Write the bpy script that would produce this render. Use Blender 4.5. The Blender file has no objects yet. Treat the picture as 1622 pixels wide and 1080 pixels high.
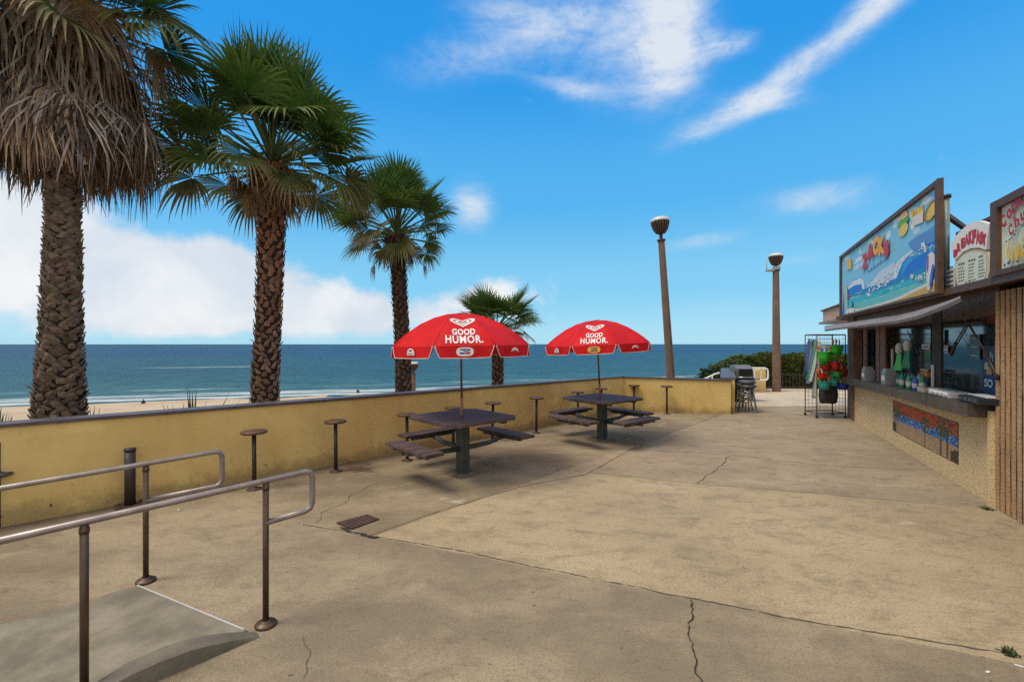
import bpy, bmesh, math, random
from mathutils import Vector, Matrix
R=math.radians
random.seed(7)
sc=bpy.context.scene
COL=sc.collection
F=720.0; CU=811.0; CV=545.0; H=1.7

# ------------------------------------------------------------------ helpers
def gpt(u,v,z=0.0):
    y=(H-z)*F/(v-CV); return Vector(((u-CU)*y/F,y,z))
def dpt(u,v,y):
    return Vector(((u-CU)*y/F,y,H-(v-CV)*y/F))
class MB:
    def __init__(s):
        s.bm=bmesh.new(); s.cl=s.bm.loops.layers.float_color.new('Col')
    def face(s,pts,mi=0,col=None,smooth=False):
        vs=[s.bm.verts.new(p) for p in pts]
        try: f=s.bm.faces.new(vs)
        except ValueError: return None
        f.material_index=mi; f.smooth=smooth
        if col is not None:
            if isinstance(col[0],(tuple,list)):
                for l,c in zip(f.loops,col): l[s.cl]=(c[0],c[1],c[2],1)
            else:
                for l in f.loops: l[s.cl]=(col[0],col[1],col[2],1)
        return f
    def grid(s,rows,mi=0,col=None,smooth=True,closed=False):
        vv=[[s.bm.verts.new(p) for p in r] for r in rows]
        for i in range(len(vv)-1):
            n=len(vv[i]); m=n if closed else n-1
            for j in range(m):
                k=(j+1)%n
                f=s.bm.faces.new((vv[i][j],vv[i][k],vv[i+1][k],vv[i+1][j]))
                f.material_index=mi; f.smooth=smooth
                if col is not None:
                    for l in f.loops: l[s.cl]=(col[0],col[1],col[2],1)
        return vv
    def box(s,c,d,rz=0,mi=0,bev=0,M=None,col=None):
        c=Vector(c); m=Matrix.Translation(c)@Matrix.Rotation(rz,4,'Z')
        if M is not None: m=M@m
        x,y,z=[k/2 for k in d]
        P=[(-x,-y,-z),(x,-y,-z),(x,y,-z),(-x,y,-z),(-x,-y,z),(x,-y,z),(x,y,z),(-x,y,z)]
        vs=[s.bm.verts.new(m@Vector(p)) for p in P]
        fs=[]
        for q in ((0,3,2,1),(4,5,6,7),(0,1,5,4),(1,2,6,5),(2,3,7,6),(3,0,4,7)):
            f=s.bm.faces.new([vs[i] for i in q]); f.material_index=mi; fs.append(f)
            if col is not None:
                for l in f.loops: l[s.cl]=(col[0],col[1],col[2],1)
        if bev:
            es=list({e for f in fs for e in f.edges})
            bmesh.ops.bevel(s.bm,geom=es,offset=bev,segments=2,affect='EDGES',profile=.5,clamp_overlap=True)
    def beam(s,a,b,w,h,mi=0,up=(0,0,1),bev=0):
        a=Vector(a);b=Vector(b);d=b-a;L=d.length;d.normalize()
        r=d.cross(Vector(up)).normalized();u=r.cross(d)
        M=Matrix((( r.x,d.x,u.x,0),(r.y,d.y,u.y,0),(r.z,d.z,u.z,0),(0,0,0,1)))
        M=Matrix.Translation((a+b)/2)@M
        s.box((0,0,0),(w,L,h),0,mi,bev,M)
    def prism(s,poly,z0,z1,mi=0,col=None):
        n=len(poly)
        zt=(lambda i:z1[i]) if isinstance(z1,(list,tuple)) else (lambda i:z1)
        b=[s.bm.verts.new((p[0],p[1],z0)) for p in poly]; t=[s.bm.verts.new((p[0],p[1],zt(i))) for i,p in enumerate(poly)]
        fs=[s.bm.faces.new(t),s.bm.faces.new(b[::-1])]
        for i in range(n):
            j=(i+1)%n; fs.append(s.bm.faces.new((b[i],b[j],t[j],t[i])))
        for f in fs:
            f.material_index=mi
            if col is not None:
                for l in f.loops: l[s.cl]=(col[0],col[1],col[2],1)
    def tube(s,pts,r,n=10,mi=0,cap=True,smooth=True,col=None):
        pts=[Vector(p) for p in pts]; rr=r if isinstance(r,(list,tuple)) else [r]*len(pts)
        rows=[];prev=None
        for i,p in enumerate(pts):
            if i==0: t=pts[1]-p
            elif i==len(pts)-1: t=p-pts[i-1]
            else: t=(pts[i+1]-p).normalized()+(p-pts[i-1]).normalized()
            t.normalize()
            if prev is None:
                a=Vector((0,0,1)) if abs(t.z)<.9 else Vector((1,0,0))
                u=t.cross(a).normalized()
            else:
                u=(prev-t*prev.dot(t)).normalized()
            prev=u; w=t.cross(u)
            rows.append([p+(u*math.cos(k*2*math.pi/n)+w*math.sin(k*2*math.pi/n))*rr[i] for k in range(n)])
        vv=s.grid(rows,mi,col,smooth,True)
        if cap:
            for q in (vv[0][::-1],vv[-1]):
                try:
                    f=s.bm.faces.new(q); f.material_index=mi
                except ValueError: pass
    def lathe(s,prof,c=(0,0,0),n=20,mi=0,smooth=True,col=None,cap=True):
        rows=[[(c[0]+r*math.cos(k*2*math.pi/n),c[1]+r*math.sin(k*2*math.pi/n),c[2]+z) for k in range(n)] for r,z in prof]
        vv=s.grid(rows,mi,col,smooth,True)
        if cap:
            for q in (vv[0][::-1],vv[-1]):
                try:
                    f=s.bm.faces.new(q); f.material_index=mi
                except ValueError: pass
    def build(s,name,mats,parent=None,world=False):
        me=bpy.data.meshes.new(name)
        if world and parent is not None:
            mw=Matrix.Identity(4); q=parent
            while q is not None:
                mw=(Matrix.Translation(q.location)@q.rotation_euler.to_matrix().to_4x4())@mw; q=q.parent
            inv=mw.inverted()
            bmesh.ops.transform(s.bm,matrix=inv,verts=s.bm.verts)
        bmesh.ops.recalc_face_normals(s.bm,faces=[f for f in s.bm.faces])
        s.bm.to_mesh(me); s.bm.free()
        if not isinstance(mats,(list,tuple)): mats=[mats]
        for m in mats: me.materials.append(m)
        o=bpy.data.objects.new(name,me); COL.objects.link(o)
        if parent is not None: o.parent=parent
        return o
def tag(o,label=None,cat=None,group=None,kind=None):
    if label: o['label']=label
    if cat: o['category']=cat
    if group: o['group']=group
    if kind: o['kind']=kind
    return o
def thing(name,label,cat,loc=(0,0,0),rz=0,group=None):
    o=bpy.data.objects.new(name,None); COL.objects.link(o); o.empty_display_size=.1
    o.location=loc; o.rotation_euler=(0,0,rz); return tag(o,label,cat,group)
KIDS={}
def copy_tree(o,parent=None):
    c=o.copy(); COL.objects.link(c)
    if parent is not None: c.parent=parent
    for ch in [x for x in COL.objects if x.parent==o]: copy_tree(ch,c)
    return c
def centered(o):
    """move a one-mesh thing's origin to the base of its mesh"""
    me=o.data; xs=[v.co for v in me.vertices]
    c=Vector((sum(v.x for v in xs)/len(xs),sum(v.y for v in xs)/len(xs),min(v.z for v in xs)))
    me.transform(Matrix.Translation(-c)); o.location=c; return o
def text2d(s,bold=0.0,shear=0.0,space=1.0):
    cu=bpy.data.curves.new('t','FONT'); cu.body=s; cu.size=1; cu.offset=bold; cu.shear=shear; cu.resolution_u=3
    cu.align_x='CENTER'; cu.space_character=space
    o=bpy.data.objects.new('t',cu); COL.objects.link(o)
    bpy.context.view_layer.update()
    dg=bpy.context.evaluated_depsgraph_get(); me=bpy.data.meshes.new_from_object(o.evaluated_get(dg))
    V=[(v.co.x,v.co.y) for v in me.vertices]; Fc=[tuple(p.vertices) for p in me.polygons]
    bpy.data.objects.remove(o); bpy.data.curves.remove(cu); bpy.data.meshes.remove(me)
    x0=min(v[0] for v in V);x1=max(v[0] for v in V);y0=min(v[1] for v in V);y1=max(v[1] for v in V)
    V=[((v[0]-(x0+x1)/2)/(x1-x0),(v[1]-y0)/(y1-y0)) for v in V]
    return V,Fc     # x in -.5...5, y in 0..1
def put_text(mb,s,fn,w,h,mi=0,bold=.02,col=None,shear=0,space=1.0):
    V,Fc=text2d(s,bold,shear,space)
    vs=[mb.bm.verts.new(fn(x*w,y*h)) for x,y in V]
    for f in Fc:
        try:
            q=mb.bm.faces.new([vs[i] for i in f]); q.material_index=mi
            if col is not None:
                for l in q.loops: l[mb.cl]=(col[0],col[1],col[2],1)
        except ValueError: pass

# ------------------------------------------------------------------ node helpers
class N:
    def __init__(s,nt): s.nt=nt
    def n(s,t,**k):
        x=s.nt.nodes.new(t)
        for a,b in k.items(): setattr(x,a,b)
        return x
    def link(s,a,b): s.nt.links.new(a,b)
    def m(s,op,a,b=None,c=None,clamp=False):
        x=s.n('ShaderNodeMath',operation=op); x.use_clamp=clamp
        for i,v in enumerate((a,b,c)):
            if v is None: continue
            if isinstance(v,(int,float)): x.inputs[i].default_value=v
            else: s.link(v,x.inputs[i])
        return x.outputs[0]
    def mix(s,f,a,b,bt='MIX'):
        x=s.n('ShaderNodeMix',data_type='RGBA',blend_type=bt); x.clamp_factor=True
        for i,v in ((0,f),(6,a),(7,b)):
            if isinstance(v,(int,float)): x.inputs[i].default_value=v
            elif isinstance(v,(tuple,list)): x.inputs[i].default_value=(v[0],v[1],v[2],1)
            else: s.link(v,x.inputs[i])
        return x.outputs[2]
    def noise(s,vec,scale,detail=4,rough=.55,dist=0,dim='3D'):
        x=s.n('ShaderNodeTexNoise'); x.noise_dimensions=dim
        x.inputs['Scale'].default_value=scale; x.inputs['Detail'].default_value=detail
        x.inputs['Roughness'].default_value=rough; x.inputs['Distortion'].default_value=dist
        if vec is not None: s.link(vec,x.inputs['Vector'])
        return x.outputs['Fac']
    def ramp(s,f,lo,hi,a=0.,b=1.):
        x=s.n('ShaderNodeMapRange'); x.clamp=True; x.interpolation_type='SMOOTHSTEP'
        s.link(f,x.inputs[0])
        for i,v in zip((1,2,3,4),(lo,hi,a,b)): x.inputs[i].default_value=v
        return x.outputs[0]
    def scl(s,vec,sx,sy,sz,rz=0):
        x=s.n('ShaderNodeMapping'); x.inputs['Scale'].default_value=(sx,sy,sz); x.inputs['Rotation'].default_value=(0,0,rz)
        s.link(vec,x.inputs['Vector']); return x.outputs[0]
    def bump(s,h,st,dist=.02):
        x=s.n('ShaderNodeBump'); x.inputs['Strength'].default_value=st; x.inputs['Distance'].default_value=dist
        s.link(h,x.inputs['Height']); return x.outputs[0]
def new_mat(name,coord='Object'):
    m=bpy.data.materials.new(name); m.use_nodes=True; nt=m.node_tree; k=N(nt)
    b=nt.nodes['Principled BSDF']
    tc=k.n('ShaderNodeTexCoord'); return m,k,b,tc.outputs[coord]
def mat(name,col,rough=.7,var=.25,sc_=6,bump=.0,bscale=40,metal=0,spec=.5,col2=None,patch=.0,bdist=.01,coat=0):
    m,k,b,co=new_mat(name)
    n1=k.noise(co,sc_,6,.6); c2=col2 or tuple(c*(1-var) for c in col)
    c=k.mix(k.ramp(n1,.3,.72),c2,col)
    if patch:
        n2=k.noise(co,sc_*7,5,.7); c=k.mix(k.m('MULTIPLY',k.ramp(n2,.52,.7),patch),c,tuple(x*.45 for x in col))
    k.link(c,b.inputs['Base Color']); b.inputs['Metallic'].default_value=metal
    n3=k.noise(co,sc_*2.3,4); k.link(k.ramp(n3,.2,.8,max(0,rough-.1),min(1,rough+.1)),b.inputs['Roughness'])
    b.inputs['Specular IOR Level'].default_value=spec
    if coat: b.inputs['Coat Weight'].default_value=coat
    if bump: k.link(k.bump(k.noise(co,bscale,5,.65),bump,bdist),b.inputs['Normal'])
    return m
def vcol_mat(name,rough=.6,spec=.3,trans=0,bump=0,dirt=.35):
    m,k,b,co=new_mat(name)
    a=k.n('ShaderNodeAttribute',attribute_name='Col'); n1=k.noise(co,14,4)
    c=k.mix(k.ramp(n1,.3,.7,0,dirt),a.outputs['Color'],(0,0,0),'MIX')
    k.link(c,b.inputs['Base Color']); b.inputs['Roughness'].default_value=rough; b.inputs['Specular IOR Level'].default_value=spec
    if bump: k.link(k.bump(k.noise(co,45,4),bump,.01),b.inputs['Normal'])
    if trans:
        t=k.n('ShaderNodeBsdfTranslucent'); k.link(c,t.inputs['Color'])
        x=k.n('ShaderNodeMixShader'); x.inputs[0].default_value=trans
        k.link(b.outputs[0],x.inputs[1]); k.link(t.outputs[0],x.inputs[2])
        out=m.node_tree.nodes['Material Output']; k.link(x.outputs[0],out.inputs['Surface'])
    return m
def flat(name,col,rough=.6,spec=.4):
    return mat(name,col,rough,.12,5,0,spec=spec)

# ------------------------------------------------------------------ materials
M={}
M['rail']=mat('steel_pipe',(.36,.30,.27),.46,.3,8,.05,60,metal=.75,patch=.2)
M['railpost']=mat('stained_steel_post',(.13,.08,.05),.45,.4,7,.08,50,metal=.55,patch=.4)
M['black']=mat('black_paint',(.018,.014,.015),.5,.3,12,.1,60,col2=(.035,.02,.016))
M['rustbrown']=mat('rusty_brown_metal',(.085,.045,.028),.7,.5,16,.2,70,patch=.3)
M['seat']=mat('worn_wood_stool_seat',(.12,.06,.035),.6,.5,14,.15,60,patch=.4)
M['capwall']=mat('plum_wall_cap_paint',(.105,.075,.072),.45,.4,5,.15,60,patch=.25)
M['conc_old']=mat('ramp_cement',(.27,.235,.165),.85,.4,3,.35,50,col2=(.14,.115,.075),patch=.35)
M['conc_curb']=mat('curb_cement',(.19,.16,.11),.85,.4,4,.35,45,col2=(.10,.085,.06),patch=.5)
M['white']=mat('white_paint',(.75,.73,.70),.5,.15,6)
M['offwhite']=mat('off_white_plastic',(.55,.54,.52),.5,.2,6)
M['red']=None
M['dkbrown']=mat('dark_brown_wood',(.055,.026,.016),.6,.4,9,.2,50,col2=(.10,.045,.022))
M['brownpost']=mat('brown_timber',(.19,.10,.055),.7,.4,9,.2,50,patch=.3)
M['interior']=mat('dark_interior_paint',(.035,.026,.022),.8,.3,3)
M['counter']=mat('dull_steel_counter',(.15,.125,.105),.38,.35,4,.08,40,metal=.6,patch=.3)
M['awn']=mat('weathered_pale_metal',(.29,.235,.21),.5,.3,3,.1,30,metal=.25,patch=.5)
M['peach']=mat('peach_stucco',(.52,.34,.24),.85,.15,4,.2,60)
M['galv']=mat('galvanised_post',(.33,.36,.31),.45,.3,8,.1,40,metal=.5)
M['lamp_pole']=mat('brown_concrete_pole',(.175,.105,.07),.8,.3,5,.3,60,patch=.25)
M['lamp_fin']=mat('brown_lamp_fins',(.15,.10,.065),.55,.4,14,.1,40,metal=.3)
M['lamp_top']=mat('milky_lamp_dome',(.62,.62,.55),.4,.15,8)
M['rubber']=mat('black_rubber',(.02,.02,.022),.6,.2,10)
M['chrome']=mat('chrome_tube',(.55,.52,.48),.2,.3,12,metal=1)
M['grillgrey']=mat('grey_grill_lid',(.20,.21,.22),.4,.25,8,metal=.4)
M['grilldark']=mat('dark_grill_enamel',(.018,.02,.025),.35,.3,8)
M['vinyl']=mat('dark_grey_vinyl',(.075,.075,.085),.45,.3,10)
M['leafgreen']=vcol_mat('palm_frond',.5,.22,.3)
M['thatch']=vcol_mat('dead_frond_thatch',.85,.15,.1)
M['bark']=vcol_mat('palm_leaf_base_bark',.9,.15,0,.5)
M['plant']=vcol_mat('plant_leaf',.6,.3,.25)
M['tint']=vcol_mat('coloured_plastic',.42,.45,dirt=.12)
M['paintart']=vcol_mat('sign_paint',.55,.3,dirt=.10)
M['darkgap']=mat('dark_joint_dirt',(.035,.026,.018),.95,.4,12)
M['joint']=mat('joint_dirt',(.13,.10,.07),.95,.5,9)
M['groove']=mat('painted_groove_shade',(.045,.026,.014),.95,.4,14,.4,60)  # shade between the pillar ribs, painted as a dark brown backing
M['brick']=mat('old_brick',(.11,.05,.035),.85,.4,14,.3,40)

# sea
def sea_mat():
    m,k,b,co=new_mat('ocean_water')
    sp=k.n('ShaderNodeSeparateXYZ'); k.link(co,sp.inputs[0])
    # distance from shore in local metres = y axis of the object
    y=sp.outputs['Y']
    wob=k.m('MULTIPLY',k.m('SUBTRACT',k.noise(k.scl(co,.008,.02,1),1,4),.5),60)
    yw=k.m('ADD',y,wob)
    c=k.mix(k.ramp(yw,0,70),(.036,.130,.145),(.018,.088,.120))
    c=k.mix(k.ramp(yw,60,380),c,(.010,.055,.122))
    c=k.mix(k.ramp(y,400,3500),c,(.008,.036,.076))
    streak=k.noise(k.scl(co,.10,.09,1),1,9,.78,.4)
    c=k.mix(k.ramp(streak,.45,.62,0,.6),c,(.004,.045,.075))
    st2=k.noise(k.scl(co,.25,1.3,1),1,5,.75)
    c=k.mix(k.ramp(st2,.50,.68,0,.5),c,(.09,.21,.24)); st3=k.noise(k.scl(co,.012,.004,1),1,9,.8); c=k.mix(k.ramp(st3,.46,.60,0,.45),c,(.03,.10,.15))
    # foam: broken lines near the shore and a breaker far out
    fn=k.noise(k.scl(co,.05,.35,1),1,7,.75,.6)
    shore=k.m('SUBTRACT',1,k.ramp(yw,0,14))
    ynear=k.m('ADD',y,k.m('MULTIPLY',k.m('SUBTRACT',k.noise(k.scl(co,.03,.02,1),1,4),.5),14))
    l1=k.m('SUBTRACT',1,k.ramp(k.m('ABSOLUTE',k.m('SUBTRACT',ynear,5.5)),.8,4))
    l2=k.m('SUBTRACT',1,k.ramp(k.m('ABSOLUTE',k.m('SUBTRACT',ynear,16)),.5,4))
    l3=k.m('SUBTRACT',1,k.ramp(k.m('ABSOLUTE',k.m('SUBTRACT',ynear,1.2)),.3,1.6))
    f1=k.m('MULTIPLY',l1,k.ramp(fn,.38,.6)); f2=k.m('MULTIPLY',l2,k.ramp(fn,.5,.66)); f3=k.m('MULTIPLY',l3,k.ramp(fn,.3,.5))
    x=sp.outputs['X']
    bx=k.m('SUBTRACT',1,k.ramp(k.m('ABSOLUTE',k.m('SUBTRACT',x,-4)),10,24))
    by=k.m('MULTIPLY',.7,k.m('SUBTRACT',1,k.ramp(k.m('ABSOLUTE',k.m('SUBTRACT',y,103)),1.0,4)))
    f4=k.m('MULTIPLY',k.m('MULTIPLY',bx,by),k.ramp(fn,.4,.55))
    caps=k.m('MULTIPLY',k.ramp(k.noise(k.scl(co,.12,.9,1),1,3,.6),.70,.76),k.ramp(y,20,60))
    foam=k.m('MAXIMUM',k.m('MAXIMUM',f1,f2),k.m('MAXIMUM',f3,k.m('MAXIMUM',f4,k.m('MULTIPLY',caps,.6))),clamp=True)
    c=k.mix(foam,c,(.62,.66,.64))
    k.link(c,b.inputs['Base Color'])
    k.link(k.ramp(foam,0,1,.42,.8),b.inputs['Roughness'])
    b.inputs['IOR'].default_value=1.33; b.inputs['Specular IOR Level'].default_value=.10
    h=k.m('ADD',k.m('MULTIPLY',k.noise(k.scl(co,.35,1.2,1),1,6,.65),1),k.m('MULTIPLY',k.noise(co,2.2,4),.25))
    k.link(k.bump(h,.9,.8),b.inputs['Normal'])
    return m
def beach_mat():
    m,k,b,co=new_mat('dry_sand')
    n1=k.noise(co,.12,6,.6); n2=k.noise(co,3,6,.7)
    c=k.mix(k.ramp(n1,.3,.7),(.42,.31,.19),(.52,.40,.26)); c=k.mix(k.ramp(n2,.5,.75,0,.4),c,(.34,.22,.11))
    k.link(c,b.inputs['Base Color']); b.inputs['Roughness'].default_value=.95
    k.link(k.bump(n2,.6,.2),b.inputs['Normal']); return m
WD=Vector((7.58,7.28,0)).normalized()      # direction of the long yellow wall
def line_d(k,px,py,p0,p1):
    """signed distance to the line p0->p1 (positive = left side)"""
    dx,dy=p1[0]-p0[0],p1[1]-p0[1]; L=math.hypot(dx,dy); nx,ny=-dy/L,dx/L
    return k.m('ADD',k.m('ADD',k.m('MULTIPLY',px,nx),k.m('MULTIPLY',py,ny)),-(nx*p0[0]+ny*p0[1]))
LA=((-1.257,4.04),(1.212,3.03)); LB=((1.05,6.0),(4.38,4.857)); LC=((-1.2,4.06),(4.93,10.8)); LD=((1.95,7.33),(5.45,6.12))
def ground_mat():
    m,k,b,co=new_mat('stained_beige_concrete')
    sp=k.n('ShaderNodeSeparateXYZ'); k.link(co,sp.inputs[0]); x,y=sp.outputs['X'],sp.outputs['Y']
    j=k.m('MULTIPLY',k.m('SUBTRACT',k.noise(co,7,4),.5),.05)
    dA=k.m('ADD',line_d(k,x,y,*LA),j); dB=k.m('ADD',line_d(k,x,y,*LB),j); dC=k.m('ADD',line_d(k,x,y,*LC),j)
    def stp(d): return k.ramp(d,-.006,.006)
    big=k.noise(k.scl(co,.55,.8,1),1,5,.6); med=k.noise(k.scl(co,2.6,4.4,1,.4),1,10,.74,.5); fine=k.noise(co,55,3,.8); peb=k.noise(co,110,2,.7)
    # slab base colours
    front=k.mix(k.ramp(big,.38,.62),(.205,.160,.102),(.345,.268,.168))
    west=k.mix(k.ramp(big,.38,.62),(.190,.147,.090),(.325,.252,.155))
    mid=k.mix(k.ramp(big,.35,.65),(.365,.282,.168),(.440,.343,.208))
    far=k.mix(k.ramp(big,.35,.65),(.300,.232,.150),(.375,.292,.188))
    c=k.mix(stp(dA),front,mid)
    c=k.mix(k.m('MULTIPLY',stp(dB),stp(dA)),c,far)
    c=k.mix(k.m('MULTIPLY',stp(dC),stp(dA)),c,west)
    c=k.mix(k.ramp(k.m('ADD',y,j),12.46,12.5),c,(.60,.51,.38))
    # worn patches, blotches
    c=k.mix(k.ramp(med,.47,.68,0,.55),c,(.16,.118,.08)); m2=k.noise(k.scl(co,4,6,1,.3),1,8,.72,.6); c=k.mix(k.ramp(m2,.5,.7,0,.45),c,(.14,.098,.06))
    c=k.mix(k.ramp(k.noise(k.scl(co,.9,1.6,1,-.5),1,6,.7,.8),.56,.74,0,.55),c,(.52,.41,.27))
    c=k.mix(k.ramp(k.noise(k.scl(co,2.5,5,1,.2),1,5,.75),.63,.75,0,.45),c,(.13,.095,.06))
    c=k.mix(k.ramp(fine,.42,.70,0,.5),c,(.12,.08,.045))
    rough_zone=k.m('MULTIPLY',k.ramp(k.noise(co,.9,3),.5,.62),k.m('MULTIPLY',stp(dA),k.m('SUBTRACT',1,stp(dC))))
    c=k.mix(k.m('MULTIPLY',k.ramp(peb,.52,.62),k.m('ADD',k.m('MULTIPLY',rough_zone,.5),.12)),c,(.16,.10,.055))
    tiny=k.noise(co,190,2,.6); c=k.mix(k.ramp(tiny,.55,.72,0,.45),c,(.56,.46,.33)); c=k.mix(k.ramp(k.noise(co,14,6,.8),.56,.72,0,.4),c,(.11,.08,.05))
    # pale scuffs
    c=k.mix(k.ramp(k.noise(k.scl(co,1.3,1.9,1,1.),1,4,.5),.70,.76,0,.5),c,(.55,.47,.36))
    # gum spots and drips
    v=k.n('ShaderNodeTexVoronoi'); v.voronoi_dimensions='2D'; v.inputs['Scale'].default_value=1.9; k.link(k.scl(co,1.,1.6,1,.3),v.inputs['Vector'])
    v2=k.n('ShaderNodeTexVoronoi'); v2.voronoi_dimensions='2D'; v2.inputs['Scale'].default_value=5; k.link(k.scl(co,1,1.4,1,.7),v2.inputs['Vector'])
    c=k.mix(k.m('MULTIPLY',k.m('SUBTRACT',1,k.ramp(k.m('ADD',v2.outputs['Distance'],k.m('MULTIPLY',k.noise(co,40,2),.06)),.06,.10)),k.ramp(k.noise(co,.7,3),.5,.6,0,.6)),c,(.09,.065,.045))
    ds=k.m('ADD',v.outputs['Distance'],k.m('MULTIPLY',k.m('SUBTRACT',k.noise(co,30,2),.5),.03))
    c=k.mix(k.m('MULTIPLY',k.m('MULTIPLY',k.m('SUBTRACT',1,k.ramp(ds,.015,.03)),k.ramp(k.noise(k.scl(co,.5,.5,1),1,2,.5),.48,.58)),.7),c,(.05,.035,.025))
    # grime along the wall foot (left side)
    dW=line_d(k,x,y,(-4.75,4.22),(2.83,11.5))
    gr=k.m('MULTIPLY',k.ramp(k.m('ADD',dW,k.m('MULTIPLY',k.noise(co,3,5),.5)),-.25,.28),k.m('SUBTRACT',1,k.ramp(y,10,12)))
    c=k.mix(k.m('MULTIPLY',gr,.65),c,(.10,.07,.04))
    k.link(c,b.inputs['Base Color']); b.inputs['Roughness'].default_value=.85; b.inputs['Specular IOR Level'].default_value=.3
    h=k.m('ADD',k.m('MULTIPLY',fine,.5),k.m('ADD',k.m('MULTIPLY',med,1.5),k.m('MULTIPLY',peb,k.m('ADD',.3,rough_zone))))
    k.link(k.bump(h,.35,.012),b.inputs['Normal']); return m
def wall_mat(name,a,b2,stain):
    m,k,b,co=new_mat(name)
    sp=k.n('ShaderNodeSeparateXYZ'); k.link(co,sp.inputs[0])
    n1=k.noise(co,1.1,6,.6,.3); n2=k.noise(k.scl(co,4,4,.9),1,6,.7); n3=k.noise(co,22,5,.7)
    c=k.mix(k.ramp(n1,.3,.7),a,b2); c=k.mix(k.ramp(n2,.5,.75,0,.35),c,tuple(t*.6 for t in a))
    dr=k.noise(k.scl(co,7,7,.5),1,5,.7); c=k.mix(k.ramp(dr,.60,.78,0,.28),c,(.20,.135,.055)); c=k.mix(k.ramp(k.noise(k.scl(co,.8,.8,2.2),1,3,.5),.60,.66,0,.35),c,tuple(min(.9,t*1.25) for t in b2))
    low=k.m('SUBTRACT',1,k.ramp(k.m('ADD',sp.outputs['Z'],k.m('MULTIPLY',k.m('SUBTRACT',k.noise(co,3,6,.7),.5),.5)),.02,.22))
    c=k.mix(k.m('MULTIPLY',low,stain),c,(.16,.10,.045))
    chips=k.m('MULTIPLY',k.ramp(n3,.62,.66),k.m('SUBTRACT',1,k.ramp(sp.outputs['Z'],.1,.4)))
    c=k.mix(chips,c,(.07,.045,.025))
    k.link(c,b.inputs['Base Color']); b.inputs['Roughness'].default_value=.8
    k.link(k.bump(k.m('ADD',k.noise(co,9,6,.7),k.m('MULTIPLY',n3,.4)),.22,.02),b.inputs['Normal']); return m
def aggregate_mat(name,a,b2,dark):
    m,k,b,co=new_mat(name)
    v=k.n('ShaderNodeTexVoronoi'); v.inputs['Scale'].default_value=130; k.link(co,v.inputs['Vector'])
    sep=k.n('ShaderNodeSeparateColor'); k.link(v.outputs['Color'],sep.inputs[0])
    c=k.mix(sep.outputs[0],a,b2); c=k.mix(k.ramp(sep.outputs[1],.8,.86),c,dark)
    c=k.mix(k.ramp(v.outputs['Distance'],.45,.9,0,.3),c,tuple(t*.55 for t in a))
    c=k.mix(k.ramp(k.noise(co,1.4,5),.5,.75,0,.18),c,dark)
    k.link(c,b.inputs['Base Color']); b.inputs['Roughness'].default_value=.9
    k.link(k.bump(k.m('SUBTRACT',1,v.outputs['Distance']),.8,.012),b.inputs['Normal']); return m
def rib_mat():
    m,k,b,co=new_mat('split_face_ribbed_block')
    sp=k.n('ShaderNodeSeparateXYZ'); k.link(co,sp.inputs[0])
    fr=k.m('FRACT',k.m('MULTIPLY',sp.outputs['Z'],5)); mort=k.m('SUBTRACT',1,k.ramp(k.m('ABSOLUTE',k.m('SUBTRACT',fr,.5)),.44,.48)); mort=k.m('SUBTRACT',1,mort)
    n=k.noise(co,35,6,.75); n2=k.noise(co,2,5)
    c=k.mix(k.ramp(n2,.3,.7),(.40,.235,.115),(.50,.31,.165)); c=k.mix(k.ramp(n,.55,.72,0,.75),c,(.05,.028,.014))
    c=k.mix(k.m('MULTIPLY',mort,.12),c,(.10,.06,.03))
    k.link(c,b.inputs['Base Color']); b.inputs['Roughness'].default_value=.92
    k.link(k.bump(n,.9,.03),b.inputs['Normal']); return m
def shingle_mat():
    m,k,b,co=new_mat('ochre_shingle')
    sp=k.n('ShaderNodeSeparateXYZ'); k.link(co,sp.inputs[0])
    fr=k.m('FRACT',k.m('MULTIPLY',sp.outputs['Z'],11)); n=k.noise(co,4,5)
    c=k.mix(k.ramp(n,.3,.7),(.30,.15,.04),(.42,.23,.07)); c=k.mix(k.m('SUBTRACT',1,k.ramp(fr,.08,.2)),c,(.07,.03,.012))
    k.link(c,b.inputs['Base Color']); b.inputs['Roughness'].default_value=.85
    k.link(k.bump(fr,.5,.02),b.inputs['Normal']); return m
def plank_mat():
    m,k,b,co=new_mat('plum_brown_plank')
    n=k.noise(k.scl(co,2,30,2),1,5,.6); n2=k.noise(co,9,5,.7)
    c=k.mix(k.ramp(n,.3,.7),(.050,.032,.030),(.125,.088,.080)); c=k.mix(k.ramp(n2,.6,.75,0,.5),c,(.17,.12,.11))
    k.link(c,b.inputs['Base Color']); b.inputs['Roughness'].default_value=.62; b.inputs['Specular IOR Level'].default_value=.22
    k.link(k.bump(n,.3,.01),b.inputs['Normal']); return m
def fabric_mat():
    m,k,b,co=new_mat('red_canvas')
    n=k.noise(co,3,5); w=k.noise(co,160,2)
    c=k.mix(k.ramp(n,.3,.7),(.56,.006,.008),(.72,.010,.012))
    k.link(c,b.inputs['Base Color']); b.inputs['Roughness'].default_value=.6; b.inputs['Specular IOR Level'].default_value=.25
    c=k.mix(k.ramp(k.noise(co,1.4,4),.5,.75,0,.3),c,(.74,.05,.05))
    k.link(k.bump(k.m('ADD',k.m('MULTIPLY',w,.15),k.noise(k.scl(co,9,9,3),1,3,.5)),.35,.02),b.inputs['Normal'])
    t=k.n('ShaderNodeBsdfTranslucent'); k.link(c,t.inputs['Color']); x=k.n('ShaderNodeMixShader'); x.inputs[0].default_value=.25
    k.link(b.outputs[0],x.inputs[1]); k.link(t.outputs[0],x.inputs[2]); k.link(x.outputs[0],m.node_tree.nodes['Material Output'].inputs['Surface'])
    return m
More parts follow.
